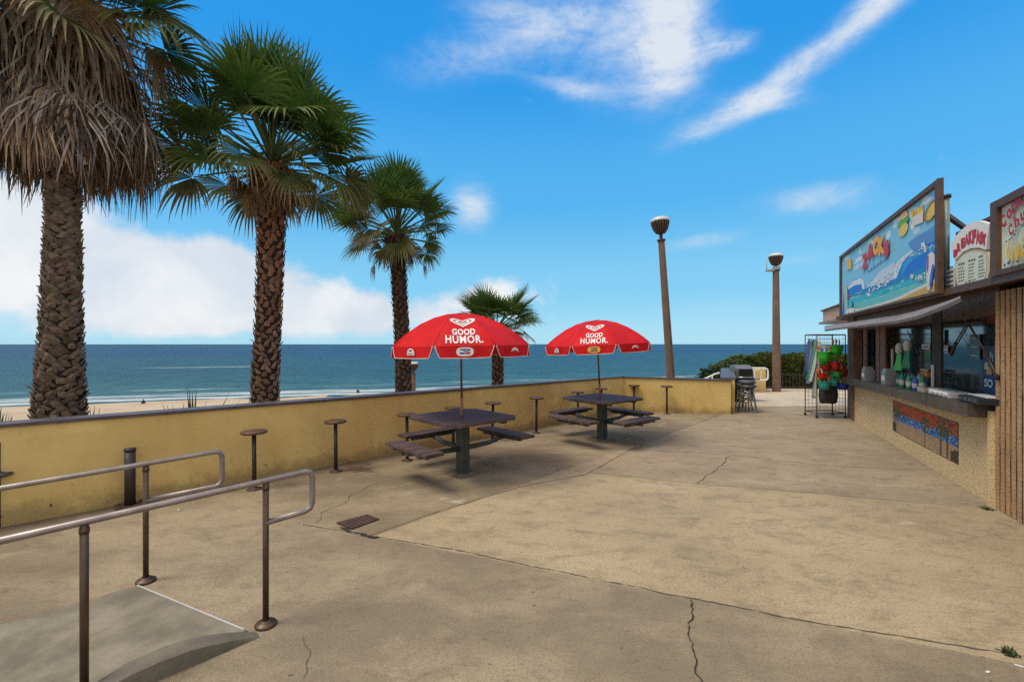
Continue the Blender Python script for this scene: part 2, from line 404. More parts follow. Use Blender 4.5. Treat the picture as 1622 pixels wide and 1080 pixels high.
def glass_mat():
    m,k,b,co=new_mat('dark_window_glass')
    b.inputs['Base Color'].default_value=(.035,.05,.055,1); b.inputs['Roughness'].default_value=.10; b.inputs['IOR'].default_value=1.9
    k.link(k.bump(k.noise(co,1.2,2),.04,.05),b.inputs['Normal'])
    return m
M['sea']=sea_mat(); M['beach']=beach_mat(); M['ground']=ground_mat()
M['ywall']=wall_mat('ochre_yellow_plaster',(.60,.405,.130),(.71,.51,.185),.55)
M['agg']=aggregate_mat('exposed_aggregate_panel',(.86,.65,.36),(.77,.56,.29),(.50,.34,.17))
M['rib']=rib_mat(); M['shingle']=shingle_mat(); M['plank']=plank_mat(); M['red']=fabric_mat(); M['glass']=glass_mat()
M['steelgreen']=mat('weathered_green_grey_steel',(.065,.078,.064),.6,.4,8,.2,40,patch=.5)
M['pole_grey']=mat('aged_umbrella_pole',(.17,.12,.09),.5,.3,12,metal=.3)
M['pole_rust']=mat('rusty_orange_pole',(.38,.13,.045),.7,.5,30,.1,60,col2=(.25,.16,.10))

# ------------------------------------------------------------------ camera
cam=bpy.data.cameras.new('camera'); co_=bpy.data.objects.new('camera',cam); COL.objects.link(co_)
co_.location=(0,0,H); co_.rotation_euler=(math.pi/2,0,0)
cam.sensor_width=36; cam.lens=F/1622*36; cam.shift_y=(CV-540)/1622; cam.shift_x=0
cam.clip_end=60000; cam.clip_start=.05; sc.camera=co_

# ------------------------------------------------------------------ light
SUN=Vector((-.55,-.25,1.1)).normalized()
sl=bpy.data.lights.new('sun','SUN'); sl.energy=2.7; sl.angle=R(24); sl.color=(1,.91,.78)
so=bpy.data.objects.new('sun',sl); COL.objects.link(so); so.rotation_euler=SUN.to_track_quat('Z','Y').to_euler(); so.location=(-20,-20,40)
w=bpy.data.worlds.new('World'); sc.world=w; w.use_nodes=True
k=N(w.node_tree); w.node_tree.nodes.clear()
sky=k.n('ShaderNodeTexSky'); sky.sky_type='NISHITA'; sky.sun_disc=False
sky.sun_elevation=math.asin(SUN.z); sky.sun_rotation=math.atan2(SUN.x,SUN.y)
sky.altitude=0; sky.air_density=1.0; sky.dust_density=.2; sky.ozone_density=3.0
hs=k.n('ShaderNodeHueSaturation'); hs.inputs['Hue'].default_value=.49; hs.inputs['Saturation'].default_value=1.35; hs.inputs['Value'].default_value=1; k.link(sky.outputs[0],hs.inputs['Color'])
tc=k.n('ShaderNodeTexCoord'); D=tc.outputs['Generated']
sp=k.n('ShaderNodeSeparateXYZ'); k.link(D,sp.inputs[0])
az=k.m('ARCTAN2',sp.outputs[0],sp.outputs[1]); el=k.m('ARCSINE',sp.outputs[2])
cb=k.n('ShaderNodeCombineXYZ'); k.link(az,cb.inputs[0]); k.link(el,cb.inputs[1]); AE=cb.outputs[0]
def azel(u,v):
    d=Vector(((u-CU)/F,1,(CV-v)/F)).normalized(); return math.atan2(d.x,d.y),math.asin(d.z)
def capsule(u1,v1,u2,v2,w1):
    """0..1 bump round the segment between two sky directions; w1 = half width in image pixels"""
    a=azel(u1,v1); b=azel(u2,v2); c=((a[0]+b[0])/2,(a[1]+b[1])/2)
    um,vm=(u1+u2)/2,(v1+v2)/2; dx,dy=b[0]-a[0],b[1]-a[1]; L=math.hypot(dx,dy)/2
    p=azel(um,vm); q=azel(um+w1*.7,vm-w1*.7); wd=math.hypot(p[0]-q[0],p[1]-q[1]); th=math.atan2(dy,dx); L+=wd*.4
    X=k.m('SUBTRACT',az,c[0]); Y=k.m('SUBTRACT',el,c[1]); cs,sn=math.cos(th),math.sin(th)
    U=k.m('MULTIPLY',k.m('ADD',k.m('MULTIPLY',X,cs),k.m('MULTIPLY',Y,sn)),1/L)
    V=k.m('MULTIPLY',k.m('SUBTRACT',k.m('MULTIPLY',Y,cs),k.m('MULTIPLY',X,sn)),1/wd)
    r=k.m('ADD',k.m('MULTIPLY',U,U),k.m('MULTIPLY',V,V))
    return k.m('EXPONENT',k.m('MULTIPLY',r,-1))
def blob(u,v,ru,rv): return capsule(u-ru*.6,v,u+ru*.6,v,rv)
def union(lst):
    acc=lst[0]
    for x in lst[1:]: acc=k.m('ADD',acc,x)
    return acc
nb=k.noise(D,5,7,.55,.3); nf=k.noise(D,16,7,.62,.6)
# cumulus bank low on the left
bank=union([blob(40,420,200,110),blob(250,440,170,72),blob(400,455,200,48),blob(350,420,100,42),blob(540,500,170,36),blob(300,510,220,26),k.m('MULTIPLY',blob(20,330,150,70),.75),k.m('MULTIPLY',blob(640,500,220,34),.5),k.m('MULTIPLY',blob(770,465,150,30),.66),k.m('MULTIPLY',blob(240,262,60,40),.62),k.m('MULTIPLY',blob(1000,505,340,10),.25)])
bk=k.m('ADD',bank,k.m('ADD',k.m('MULTIPLY',k.m('SUBTRACT',nb,.5),1.1),k.m('MULTIPLY',k.m('SUBTRACT',nf,.5),1.0)))
bk=k.ramp(bk,.30,.92)
bk=k.m('MULTIPLY',bk,.93)
# cirrus
st=k.noise(k.scl(AE,5,14,1,.6),1,9,.66,1.6); st2=k.noise(k.scl(AE,16,16,1,.2),1,8,.7,1.2); st4=k.noise(k.scl(AE,5,22,1,.75),1,9,.7,.8)
cir=union([k.m('MULTIPLY',capsule(1000,-90,1085,40,95),.85),k.m('MULTIPLY',capsule(1075,40,1050,140,60),.9),k.m('MULTIPLY',capsule(860,50,1050,110,95),.50),k.m('MULTIPLY',capsule(1120,78,1200,62,20),.6),k.m('MULTIPLY',capsule(1500,-100,1330,60,46),1.05),k.m('MULTIPLY',capsule(1330,60,1180,168,32),.95),k.m('MULTIPLY',capsule(1210,158,1050,232,22),.6),k.m('MULTIPLY',capsule(620,110,860,55,42),.5),k.m('MULTIPLY',capsule(700,0,930,30,26),.45),k.m('MULTIPLY',capsule(1200,322,1400,300,34),.62),k.m('MULTIPLY',capsule(1050,392,1180,372,16),.62),k.m('MULTIPLY',capsule(850,128,970,152,14),.42),k.m('MULTIPLY',capsule(1150,162,1300,156,18),.5),k.m('MULTIPLY',capsule(725,322,770,330,38),.95),k.m('MULTIPLY',capsule(1000,500,1270,480,30),.28),k.m('MULTIPLY',capsule(1200,420,1330,400,20),.3)])
tex=k.m('ADD',k.m('MULTIPLY',st,.55),k.m('ADD',k.m('MULTIPLY',st2,.35),k.m('MULTIPLY',st4,.5)))
ci=k.m('MULTIPLY',cir,k.ramp(tex,.42,.95,.40,1.2)); ci=k.m('MULTIPLY',k.ramp(ci,.08,1.15),.95)
# unseen broken cloud overhead and behind the camera, added as soft neutral fill
back=k.ramp(k.m('SUBTRACT',k.m('MULTIPLY',sp.outputs[2],.9),k.m('MULTIPLY',sp.outputs[1],1.)),-.05,.45)
bc=k.m('MULTIPLY',back,k.ramp(k.noise(D,2.2,6,.6),.36,.6,.35,.9))
base=k.mix(1.0,hs.outputs[0],(.10,.12,.13),'MULTIPLY')
cr=k.n('ShaderNodeValToRGB'); k.link(k.m('MULTIPLY',el,1/R(90)),cr.inputs[0]); cr.color_ramp.interpolation='EASE'
for i,(p_,c_) in enumerate(((0.0,(.40,.74,.93)),(.08,(.24,.63,.92)),(.20,(.10,.48,.92)),(.36,(.028,.34,.87)),(.55,(.006,.21,.70)),(1.0,(.004,.12,.45)))):
    e_=cr.color_ramp.elements[i] if i<2 else cr.color_ramp.elements.new(p_)
    e_.position=p_; e_.color=(*c_,1)
base=k.mix(.88,base,cr.outputs[0])
cc=k.mix(k.ramp(nb,.35,.7),(.70,.75,.83),(.95,.945,.94))
c=k.mix(ci,base,(.76,.81,.88)); c=k.mix(bk,c,cc); c=k.mix(bc,c,(1.2,1.13,1.04))
bg=k.n('ShaderNodeBackground'); k.link(c,bg.inputs[0]); bg.inputs[1].default_value=1.0
ow=k.n('ShaderNodeOutputWorld'); k.link(bg.outputs[0],ow.inputs[0])
sc.view_settings.view_transform='Standard'; sc.view_settings.look='None'; sc.view_settings.exposure=0; sc.view_settings.gamma=1

sc.cycles.use_denoising=False
sc.cycles.max_bounces=6; sc.cycles.diffuse_bounces=3; sc.cycles.sample_clamp_indirect=4
# ------------------------------------------------------------------ the long wall line and the setting
def W(u_or_s,off=0.0,z=0.0):
    p=Vector((-4.75,4.22,0))+WD*u_or_s+Vector((-WD.y,WD.x,0))*off; p.z=z; return p
WL=(Vector((2.83,11.5,0))-Vector((-4.75,4.22,0))).length
CORN=Vector((2.83,11.5,0)); ENDW=Vector((5.31,11.03,0))
# terrace ground: one big sheet behind/around the camera up to the wall, and on to the back slab edge
gp=[W(-40,.05),W(WL,.1),Vector((5.31,11.13,0)),Vector((7.0,14.9,0)),Vector((6.9,17.6,0)),Vector((40,17.6,0)),Vector((60,-60,0)),Vector((-60,-60,0))]
mb=MB(); mb.prism([(p.x,p.y) for p in gp],-.5,0.0); g=mb.build('ground',M['ground']); tag(g,kind='structure')
# beach terrain outside (heights fall away from the wall)
mb=MB(); rows=[]
SH0=Vector((-63.7,56.6)); SHD=Vector((math.cos(R(19)),math.sin(R(19)))); SHN=Vector((-SHD.y,SHD.x))
def tz(x,y):
    d=(Vector((x,y))-Vector((-4.75,4.22))).dot(Vector((-WD.y,WD.x)))
    if x>3: d=min(d,max(y-12.5,-5)) if d>0 else d
    sh=(Vector((x,y))-SH0).dot(SHN)          # >0 seaward
    z=-.45 if d<1 else -.45-(d-1)*.26
    z=max(z,-5.2)
    if d>14: z=min(z,-5.2+.0)
    if sh>-25: z=min(z,-5.2-(sh+25)/25*.85)
    return z
xs=[-260+i*6 for i in range(90)]; 
def frange(a,b,s):
    r=[];
    while a<b: r.append(a); a+=s
    return r
xs=frange(-260,-40,10)+frange(-40,40,1.6)+frange(40,300,10); ys=frange(-120,-4,8)+frange(-4,40,1.6)+frange(40,150,3)
for yy in ys: rows.append([(xx,yy,tz(xx,yy)-(.25 if yy<17.5 else 0)+(random.uniform(-.06,.06))) for xx in xs])
mb.grid(rows); o=mb.build('beach',M['beach']); tag(o,kind='structure')
# sea: local y axis points out from the shoreline
mb=MB(); ry=[-12,0,20,60,150,400,1000,3000,9000,30000]; rx=[-30000,-8000,-2000,-600,-200,-60,0,60,200,600,2000,8000,30000]
mb.grid([[(x,y,0) for x in rx] for y in ry]); o=mb.build('sea',M['sea']); o.location=(SH0.x,SH0.y,-6.0); o.rotation_euler=(0,0,R(19)); tag(o,kind='structure')

# joints and cracks
def ribbon(pts,w,name='pavement_joint',mt='joint',jit=0.0,step=.08,z=.004,wj=.5):
    mb=MB(); P=[]
    for a,b in zip(pts[:-1],pts[1:]):
        a=Vector(a[:2]);b=Vector(b[:2]);n=max(1,int((b-a).length/step))
        for i in range(n): P.append(a.lerp(b,i/n))
    P.append(Vector(pts[-1][:2])); L=[];Rr=[]
    off=0
    for i,p in enumerate(P):
        t=(P[min(i+1,len(P)-1)]-P[max(i-1,0)]).normalized(); nn=Vector((-t.y,t.x))
        off=off*.7+random.uniform(-jit,jit); q=p+nn*off; ww=w*random.uniform(1-wj,1+wj)/2
        L.append((q.x+nn.x*ww,q.y+nn.y*ww,z)); Rr.append((q.x-nn.x*ww,q.y-nn.y*ww,z))
    mb.grid([L,Rr],smooth=False); o=mb.build(name,M[mt]); tag(o,kind='structure'); return o
def G(*uv): return [gpt(u,v) for u,v in uv]
ribbon(G((480,830),(555,843),(587,848),(747,876),(866,901),(1099,949),(1307,989),(1598,1035),(1640,1041)),.008,jit=.006,step=.04,wj=.8)
ribbon(G((937,749),(1103,766),(1292,781),(1460,797)),.007,jit=.003,z=.0045)
ribbon(G((587,848),(700,808),(830,770),(929,751),(1003,710),(1074,681),(1140,658)),.008,jit=.005,z=.005)
ribbon(G((1003,712),(1149,719.5),(1292,736),(1450,745)),.009,jit=.004,z=.0055)
ribbon(G((1103,766),(1118,755),(1130,747),(1145,735),(1153,722)),.008,'pavement_crack','joint',.02,.05,.006)
ribbon(G((1094,950),(1098,975),(1093,1000),(1098,1030),(1100,1060),(1112,1082),(1118,1100)),.0075,'pavement_crack','darkgap',.012,.025,.006)
ribbon(G((497,828),(512,812),(545,800),(560,782),(600,765)),.006,'pavement_crack','joint',.02,.05,.006)
ribbon(G((484,1010),(487,1040),(480,1075)),.003,'pavement_crack','joint',.012,.03,.006)
ribbon(G((930,640),(1010,652),(1085,662)),.010,'pavement_joint','joint',.02,.2,.0062)
ribbon(G((540,835),(556,843),(600,852)),.028,'pavement_crack','darkgap',.01,.03,.0065,.9)

# ------------------------------------------------------------------ yellow walls
def wall_seg(name,label,p0,p1,h0,h1,th=.2,side=1,z0=-.5,ends=True):
    d=(p1-p0); L=d.length; d.normalize(); n=Vector((-d.y,d.x,0))*side
    t=thing(name,label,'wall',(p0+p1)/2)
    mb=MB(); nn=max(2,int(L/.5)); 
    a=[p0+d*(L*i/nn) for i in range(nn+1)]; hh=[h0+(h1-h0)*i/nn for i in range(nn+1)]
    rows=[[(p.x,p.y,z0),(p.x,p.y,.0),(p.x,p.y,h*.5),(p.x,p.y,h),(p.x+n.x*th,p.y+n.y*th,h),(p.x+n.x*th,p.y+n.y*th,z0)] for p,h in zip(a,hh)]
    vv=mb.grid(rows,smooth=False,closed=True); mb.bm.faces.new(vv[0]); mb.bm.faces.new(vv[-1][::-1])
    mb.build('plaster_face',M['ywall'],t,True)
    mb=MB(); ov=.025; e=d*(.02 if ends else 0)
    q=[p0-n*ov-e,p1-n*ov+e,p1+n*(th+ov)+e,p0+n*(th+ov)-e]
    b=[mb.bm.verts.new((p.x,p.y,z+.002)) for p,z in zip(q,(h0,h1,h1,h0))]; tt=[mb.bm.verts.new((p.x,p.y,z+.034)) for p,z in zip(q,(h0,h1,h1,h0))]
    mb.bm.faces.new(tt); mb.bm.faces.new(b[::-1])
    for i in range(4): j=(i+1)%4; mb.bm.faces.new((b[i],b[j],tt[j],tt[i]))
    mb.build('cap',M['capwall'],t,True); return t
wall_seg('terrace_wall','long low ochre wall with plum cap running from the left edge to the corner behind the tables',W(-7),W(WL),.97,.855)
wall_seg('terrace_wall','short bright yellow wall with plum cap facing the camera, right of the corner',CORN+Vector((.0,0,0)),ENDW,.85,.80)
pa=dpt(1151,600,11.28); pb=dpt(1150,584,14.6)
wall_seg('stair_wall','narrow wall with broad grey cap running away from the end of the short yellow wall',Vector((pa.x-.14,11.26,0)),Vector((pb.x-.14,pb.y,0)),.84,.90,.30,-1)
# small yellow block by the back railing
t=thing('block_wall','small yellow block wall behind the white railing at the back',"wall",(8.8,16.3,0))
mb=MB(); y0=16.15
a=[dpt(1165,620,y0).x,dpt(1213,620,y0).x]
zt0=dpt(1189,588,y0).z; zt1=dpt(1212,584.5,y0).z
vs=[(a[0],y0,-.4),(a[1],y0,-.4),(a[1],y0,zt1),(a[0],y0,zt0-.06)]
back=[(x+.25,y+.9,z) for x,y,z in vs]
mb.face(vs);mb.face(back[::-1])
for i in range(4): j=(i+1)%4; mb.face([vs[i],back[i],back[j],vs[j]])
mb.build('plaster_face',M['ywall'],t,True)

# ------------------------------------------------------------------ counter stools along the wall
def stool_proto():
    t=thing('wall_stool','x','stool',(0,0,0))
    mb=MB(); mb.lathe([(.03,-.006),(.135,-.006),(.142,.004),(.142,.018),(.136,.024),(.002,.026)],(0,0,.66),24); mb.build('seat',M['seat'],t)
    mb=MB(); mb.tube([(0,0,0),(0,0,.652)],.024,12); mb.build('post',M['black'],t)
    mb=MB(); mb.lathe([(.085,0),(.085,.008),(.03,.012),(.03,.03)],(0,0,0),18); mb.build('floor_plate',M['rustbrown'],t)
    return t
ST=[(403,682,'nearest and largest round-topped post stool by the ochre wall, left of the far handrail end'),
    (532,665.5,'dark post stool beside the weed and damp stain at the wall foot'),
    (645,655,'post stool hidden behind the left corner of the nearer table top'),
    (718,644.5,'post stool with only its seat showing left of the nearer umbrella pole'),
    (780,637,'post stool showing above the right side of the nearer table top'),
    (849.5,629,'post stool standing clear between the two picnic tables'),
    (915.5,620,'post stool behind the left half of the farther table'),
    (952.5,614.5,'post stool right behind the farther umbrella pole'),
    (1004,609.5,'post stool behind the right half of the farther table, by the corner'),
    (1056.5,611,'rightmost post stool against the short yellow wall')]
sp0=None
for i,(u,v,l) in enumerate(ST):
    o=stool_proto() if sp0 is None else copy_tree(sp0)
    if sp0 is None: sp0=o
    p=gpt(u,v,.685); o.location=(p.x,p.y,0); o['label']=l; o['group']='post stools along the yellow wall'
    o.rotation_euler=(R(random.uniform(-.7,.7)),R(random.uniform(-.7,.7)),random.random()*6)
# bare post without a seat
p=gpt(206,802); t=thing('bare_post','thick black post without a seat on a rusty floor plate beside the far handrail','post',(p.x,p.y,0),R(44))
mb=MB(); mb.tube([(0,0,.02),(0,0,.585)],.047,16); mb.lathe([(.052,.585),(.052,.61),(.01,.612)],n=16); mb.build('shaft',M['black'],t)
mb=MB(); mb.box((0,0,.012),(.24,.20,.02),bev=.004)
for sx in (-1,1):
    for sy in (-1,1): mb.lathe([(.012,.02),(.012,.034),(.001,.035)],(sx*.09,sy*.07,0),8)
mb.build('floor_plate',M['rustbrown'],t)
# post with small disc cut by left frame edge
p=gpt(-12,836); t=thing('side_post','dark reddish post with a small grey disc table, cut by the left edge','post',(p.x,p.y,0))
zt=H-(701-CV)*p.y/F; zd=H-(752-CV)*p.y/F
mb=MB(); mb.tube([(0,0,0),(0,0,zt)],.062,14); mb.build('shaft',M['rustbrown'],t)
mb=MB(); mb.lathe([(.05,-.03),(.11,-.02),(.14,-.008),(.14,.012),(.09,.018),(.06,.035)],(0,0,zd),20); mb.build('disc',M['vinyl'],t)

# ------------------------------------------------------------------ picnic tables
def table_proto(benches,label,loc,rz):
    t=thing('picnic_table',label,'picnic table',loc,rz,'pedestal picnic tables')
    mb=MB(); S=.55; ch=.12; n=8; pw=2*S/n
    for i in range(n):
        y0=-S+i*pw+.005; y1=-S+(i+1)*pw-.005; 
        def xl(y): return S-max(0,abs(y)-(S-ch))
        P=[(-xl(y0),y0),(xl(y0),y0),(xl(y1),y1),(-xl(y1),y1)]
        mb.prism(P,.722,.757)
    mb.build('table_top',M['plank'],t)
    mb=MB()
    for y in (-.33,.33): mb.box((y,0,.70),(.07,.92,.04))
    mb.box((0,0,.70),(.5,.07,.04)); mb.build('top_bearer',M['rustbrown'],t)
    mb=MB(); mb.box((0,0,.35),(.135,.135,.68),bev=.012); mb.build('pedestal',M['steelgreen'],t)
    mb=MB(); mb.box((0,0,.012),(.34,.34,.018),bev=.004)
    for sx in (-1,1):
        for sy in (-1,1): mb.lathe([(.013,.02),(.013,.04),(.002,.041)],(sx*.13,sy*.13,0),8)
    mb.build('floor_plate',M['conc_curb'],t)
    for k_ in benches:
        a=k_*math.pi/2; c,s=math.cos(a),math.sin(a)
        mb=MB(); 
        for q in (-1,0,1):
            mb.box((0,0,0),(.076,.96,.038),M=Matrix.Translation((0,0,.445))@Matrix.Rotation(a,4,'Z')@Matrix.Translation((.74+q*.082,0,0)),bev=.004)
        b=mb.build('bench_seat',M['plank'],t)
        mb=MB(); mb.tube([(c*.06,s*.06,.335),(c*.45,s*.45,.345),(c*.62,s*.62,.385),(c*.84,s*.84,.395)],.032,10)
        mb.box((0,0,0),(.24,.06,.03),M=Matrix.Translation((0,0,.412))@Matrix.Rotation(a,4,'Z')@Matrix.Translation((.74,.3,0)))
        mb.box((0,0,0),(.24,.06,.03),M=Matrix.Translation((0,0,.412))@Matrix.Rotation(a,4,'Z')@Matrix.Translation((.74,-.3,0)))
        mb.box((0,0,0),(.05,.66,.03),M=Matrix.Translation((0,0,.4))@Matrix.Rotation(a,4,'Z')@Matrix.Translation((.74,0,-.012)))
        mb.build('bench_arm',M['steelgreen'],t)
    return t
T1=gpt(733,750); T2=gpt(953.7,697)
# local +x rotated: 0=NE,1=NW,2=SW,3=SE
table_proto((0,1,2),'nearer plum-brown pedestal picnic table with three benches, its front right side left open',(T1.x,T1.y,0),R(43))
table_proto((0,1,2,3),'farther plum-brown pedestal picnic table with benches on all four sides',(T2.x,T2.y,0),R(39))

# ------------------------------------------------------------------ umbrellas
def umbrella(label,base,az0,lean_y,lean_x,Rr,badge,z_ap=2.10):
    t=thing('patio_umbrella',label,'umbrella',(base.x,base.y,.0),0,'red patio umbrellas'); t.rotation_euler=(lean_x,lean_y,0)
    zs=z_ap-.42
    def prof(q): return zs+.42*(1-(q/Rr)**2.05)
    def ribdir(i): a=az0+(i-.5)*math.pi/4; return Vector((math.cos(a),math.sin(a),0))
    mb=MB(); nr=9; ncol=6
    for i in range(8):
        A,B=ribdir(i),ribdir(i+1); rows=[]
        for r_ in range(nr+1):
            q=Rr*r_/nr+.001; row=[]
            for c_ in range(ncol+1):
                f=c_/ncol; p=(A.lerp(B,f))*q; sag=-.028*math.sin(math.pi*f)*math.sin(math.pi*min(1,q/Rr*.95)); row.append((p.x,p.y,prof(q)+sag))
            rows.append(row)
        mb.grid(rows,smooth=True)
    bmesh.ops.remove_doubles(mb.bm,verts=mb.bm.verts,dist=.0005)
    cn=mb.build('canopy',M['red'],t)
    for i in range(8):
        A=ribdir(i); mb=MB(); mb.tube([(A.x*q*Rr,A.y*q*Rr,prof(q*Rr)+.001) for q in (.03,.2,.4,.6,.8,.9,1.0)],.0045,5); mb.build('seam',M['red'],cn)
    # valance flaps with arched notches and pale piping
    for i in range(8):
        A,B=ribdir(i)*Rr,ribdir(i+1)*Rr; out=(A+B).normalized()
        mb=MB(); rows=[]; H2=.135
        for r_ in range(6):
            g=r_/5; row=[]; ins=.022+.075*g**1.2
            for c_ in range(9):
                f=ins+(1-2*ins)*c_/8; p=A.lerp(B,f)+out*(.012*g+.008*math.sin(c_*1.9+i)*g); row.append((p.x,p.y,zs-.001-H2*g-.006*math.sin(math.pi*f)*g))
            rows.append(row)
        mb.grid(rows); v=mb.build('valance',M['red'],t)
        edge=[rows[r_][0] for r_ in range(6)]+rows[5][1:-1]+[rows[r_][8] for r_ in range(5,-1,-1)]
        mb=MB(); mb.tube(edge,.0055,5); mb.build('piping',M['offwhite'],v)
        if i==0:
            c=Vector(rows[2][4]); lat=(B-A).normalized(); fn=lambda x,y,c=c,lat=lat,out=out: c+lat*x+Vector((0,0,y))+out*.014
            mb=MB(); pts=[]
            for a in range(24):
                th=a*math.pi/12; x_=math.cos(th); y_=math.sin(th)
                pts.append(fn(.098*math.copysign(abs(x_)**.6,x_),.050*math.copysign(abs(y_)**.8,y_)-.01))
            mb.face(pts,0)
            fn2=lambda x,y,c=c,lat=lat,out=out: c+lat*x+Vector((0,0,y))+out*.017
            for (x0,x1,y0,y1,mi) in ((-.055,.03,.008,.022,1),(.035,.06,.006,.02,1),(-.06,.0,-.035,-.018,1),(.006,.058,-.035,-.016,2),(-.02,.05,-.008,.0,1)):
                mb.face([fn2(x0,y0),fn2(x1,y0),fn2(x1,y1),fn2(x0,y1)],mi)
            mb.build('oval_badge',[badge,M['navy'],M['red']],v)
        elif i in (1,7):
            c=Vector(rows[2][4]); lat=(B-A).normalized(); mb=MB(); sg=1 if i==7 else -1
            fn=lambda x,y,c=c,lat=lat,out=out: c+lat*x+Vector((0,0,y))+out*.015
            if i==7: 
                pts=[fn(.06*math.cos(a*math.pi/10),.055*math.sin(a*math.pi/10)-.02) for a in range(11)]+[fn(-.06,-.045),fn(.06,-.045)]; mb.face(pts,0)
                fn2=lambda x,y,c=c,lat=lat,out=out: c+lat*x+Vector((0,0,y))+out*.018
                mb.face([fn2(-.035,.0),fn2(.03,.004),(fn2(.02,.018)),fn2(-.02,.014)],1)
                mb.face([fn2(-.045,-.03),fn2(.045,-.03),fn2(.045,-.022),fn2(-.045,-.022)],1)
            else:
                o_=[fn(.075*math.cos(math.pi*(.08+.84*a/10)),.06*math.sin(math.pi*(.08+.84*a/10))-.03) for a in range(11)]
                i_=[fn(.07*math.cos(math.pi*(.08+.84*a/10)),.03*math.sin(math.pi*(.08+.84*a/10))-.035) for a in range(11)]
                for a in range(10): mb.face([o_[a],o_[a+1],i_[a+1],i_[a]],0)
            mb.build('side_badge',[M['white'],M['navy']],v)
    # logo and lettering on the front panel
    A,B=ribdir(0),ribdir(1); lat=(B-A).normalized(); mid=(A+B)/2
    def on(x,q,o_=.007):
        p=mid*q; f=.5+ (x/((B-A).length*q)); z=prof(q)-.028*math.sin(math.pi*max(0,min(1,f)))*math.sin(math.pi*min(1,q/Rr*.95))
        p=p+lat*x; sl=.42*2.05*(q/Rr)**1.05/Rr; nrm=(mid.normalized()*sl+Vector((0,0,1))).normalized()
        p=Vector((p.x,p.y,z))+nrm*o_; return p
    mb=MB()
    put_text(mb,'GOOD',lambda x,y:on(x,Rr*.825-y),.27,.112,0,.035,space=1.05)
    put_text(mb,'HUMOR.',lambda x,y:on(x,Rr*.965-y),.43,.118,0,.026,space=1.12)
    mb.build('lettering',M['white'],cn)
    mb=MB()
    def heart(s_): 
        o=[]
        for a in range(40):
            th=a*2*math.pi/40; x=16*math.sin(th)**3/16; y=(13*math.cos(th)-5*math.cos(2*th)-2*math.cos(3*th)-math.cos(4*th))/16
            o.append((x*s_*.155,(y)*s_*.115))
        return o
    def ring(s0,s1):
        a,b=heart(s0),heart(s1)
        for i in range(40):
            j=(i+1)%40; mb.face([on(x,Rr*.53-y) for x,y in (a[i],a[j],b[j],b[i])],0)
    ring(1.0,.72); ring(.58,.36); mb.face([on(x,Rr*.53-y) for x,y in [(-.04,.012),(0,-.02),(.04,.012),(0,.002)]],0)
    mb.build('heart_logo',M['white'],cn)
    mb=MB(); mb.tube([(0,0,1.0),(0,0,z_ap-.01)],.015,10); mb.build('pole',M['pole_grey'],t)
    mb=MB(); mb.tube([(0,0,.70),(0,0,1.0)],.019,10); mb.build('lower_pole',M['pole_rust'],t)
    mb=MB(); mb.lathe([(.035,0),(.038,.012),(.02,.022),(.016,.035),(.002,.04)],(0,0,z_ap-.002),12); mb.build('finial',M['offwhite'],t)
    for i in range(8):
        A=ribdir(i); mb=MB(); mb.tube([(A.x*q,A.y*q,prof(q)-.012) for q in (.03,.3*Rr,.6*Rr,.82*Rr,Rr*.99)],.004,5); rb=mb.build('rib',M['pole_grey'],t)
        mb=MB(); mb.tube([(A.x*.02,A.y*.02,z_ap-.42),(A.x*.5*Rr,A.y*.5*Rr,prof(.5*Rr)-.014)],.004,5); mb.build('strut',M['pole_grey'],rb)
    return t
M['navy']=flat('navy_print',(.02,.05,.22)); M['yellow']=flat('yellow_print',(.75,.5,.05))
umbrella('nearer red umbrella with white ice cream lettering, left of the two',Vector((T1.x,T1.y,0)),math.atan2(-.85,.14),R(-.8),0,.915,M['white'])
umbrella('farther red umbrella leaning left with a yellow oval badge on its valance',Vector((T2.x,T2.y,0)),math.atan2(-.85,-.22),R(-2.8),R(.5),.945,M['yellow'],2.12)

# ------------------------------------------------------------------ ramp and handrails
DD=WD.copy()
t=thing('ramp','low grey cement ramp with a raised curb in the lower left, under the handrails','ramp',(-2.2,2.6,0),0)
n1=gpt(215,930); n2=gpt(392,1001); dn=-DD
far=n1+dn*3.6; near=n2+dn*3.2+Vector((-.07,.07,0))
mb=MB(); mb.prism([(n1.x,n1.y),(n2.x,n2.y),(near.x,near.y),(far.x,far.y)][::-1],-.05,[.016,.018,.012,.010]); mb.build('slab',M['conc_old'],t,True)
mb=MB(); cd=Vector((-.69,-.724,0)).normalized(); cn_=Vector((-cd.y,cd.x,0))
if cn_.x<0: cn_=-cn_
o0=gpt(411,1008); 
st_=[(0,.002,.05),(.06,.022,.08),(.14,.045,.10),(.24,.070,.115),(.34,.088,.12),(.46,.094,.12),(.58,.088,.115),(.68,.065,.10),(.78,.03,.07),(3.2,.018,.05)]
rows=[]
for s_,hh,ww in st_:
    a=o0+cd*s_; b=a-cn_*ww
    rows.append([(a.x+cn_.x*.012,a.y+cn_.y*.012,-.02),(a.x+cn_.x*.006,a.y+cn_.y*.006,hh*.5),(a.x,a.y,hh*.93),(a.x-cn_.x*.012,a.y-cn_.y*.012,hh),(b.x,b.y,hh),(b.x-cn_.x*.03,b.y-cn_.y*.03,.0)])
vv=mb.grid(rows,smooth=False); mb.bm.faces.new(vv[0]); mb.bm.faces.new(vv[-1][::-1]); mb.build('curb',M['conc_curb'],t,True)
mb=MB(); a=n1+Vector((0.01,0,.016)); b=n2+Vector((-.02,0,.016)); mb.beam(a,b,.008,.006); mb.build('edge_strip',M['offwhite'],t,True)
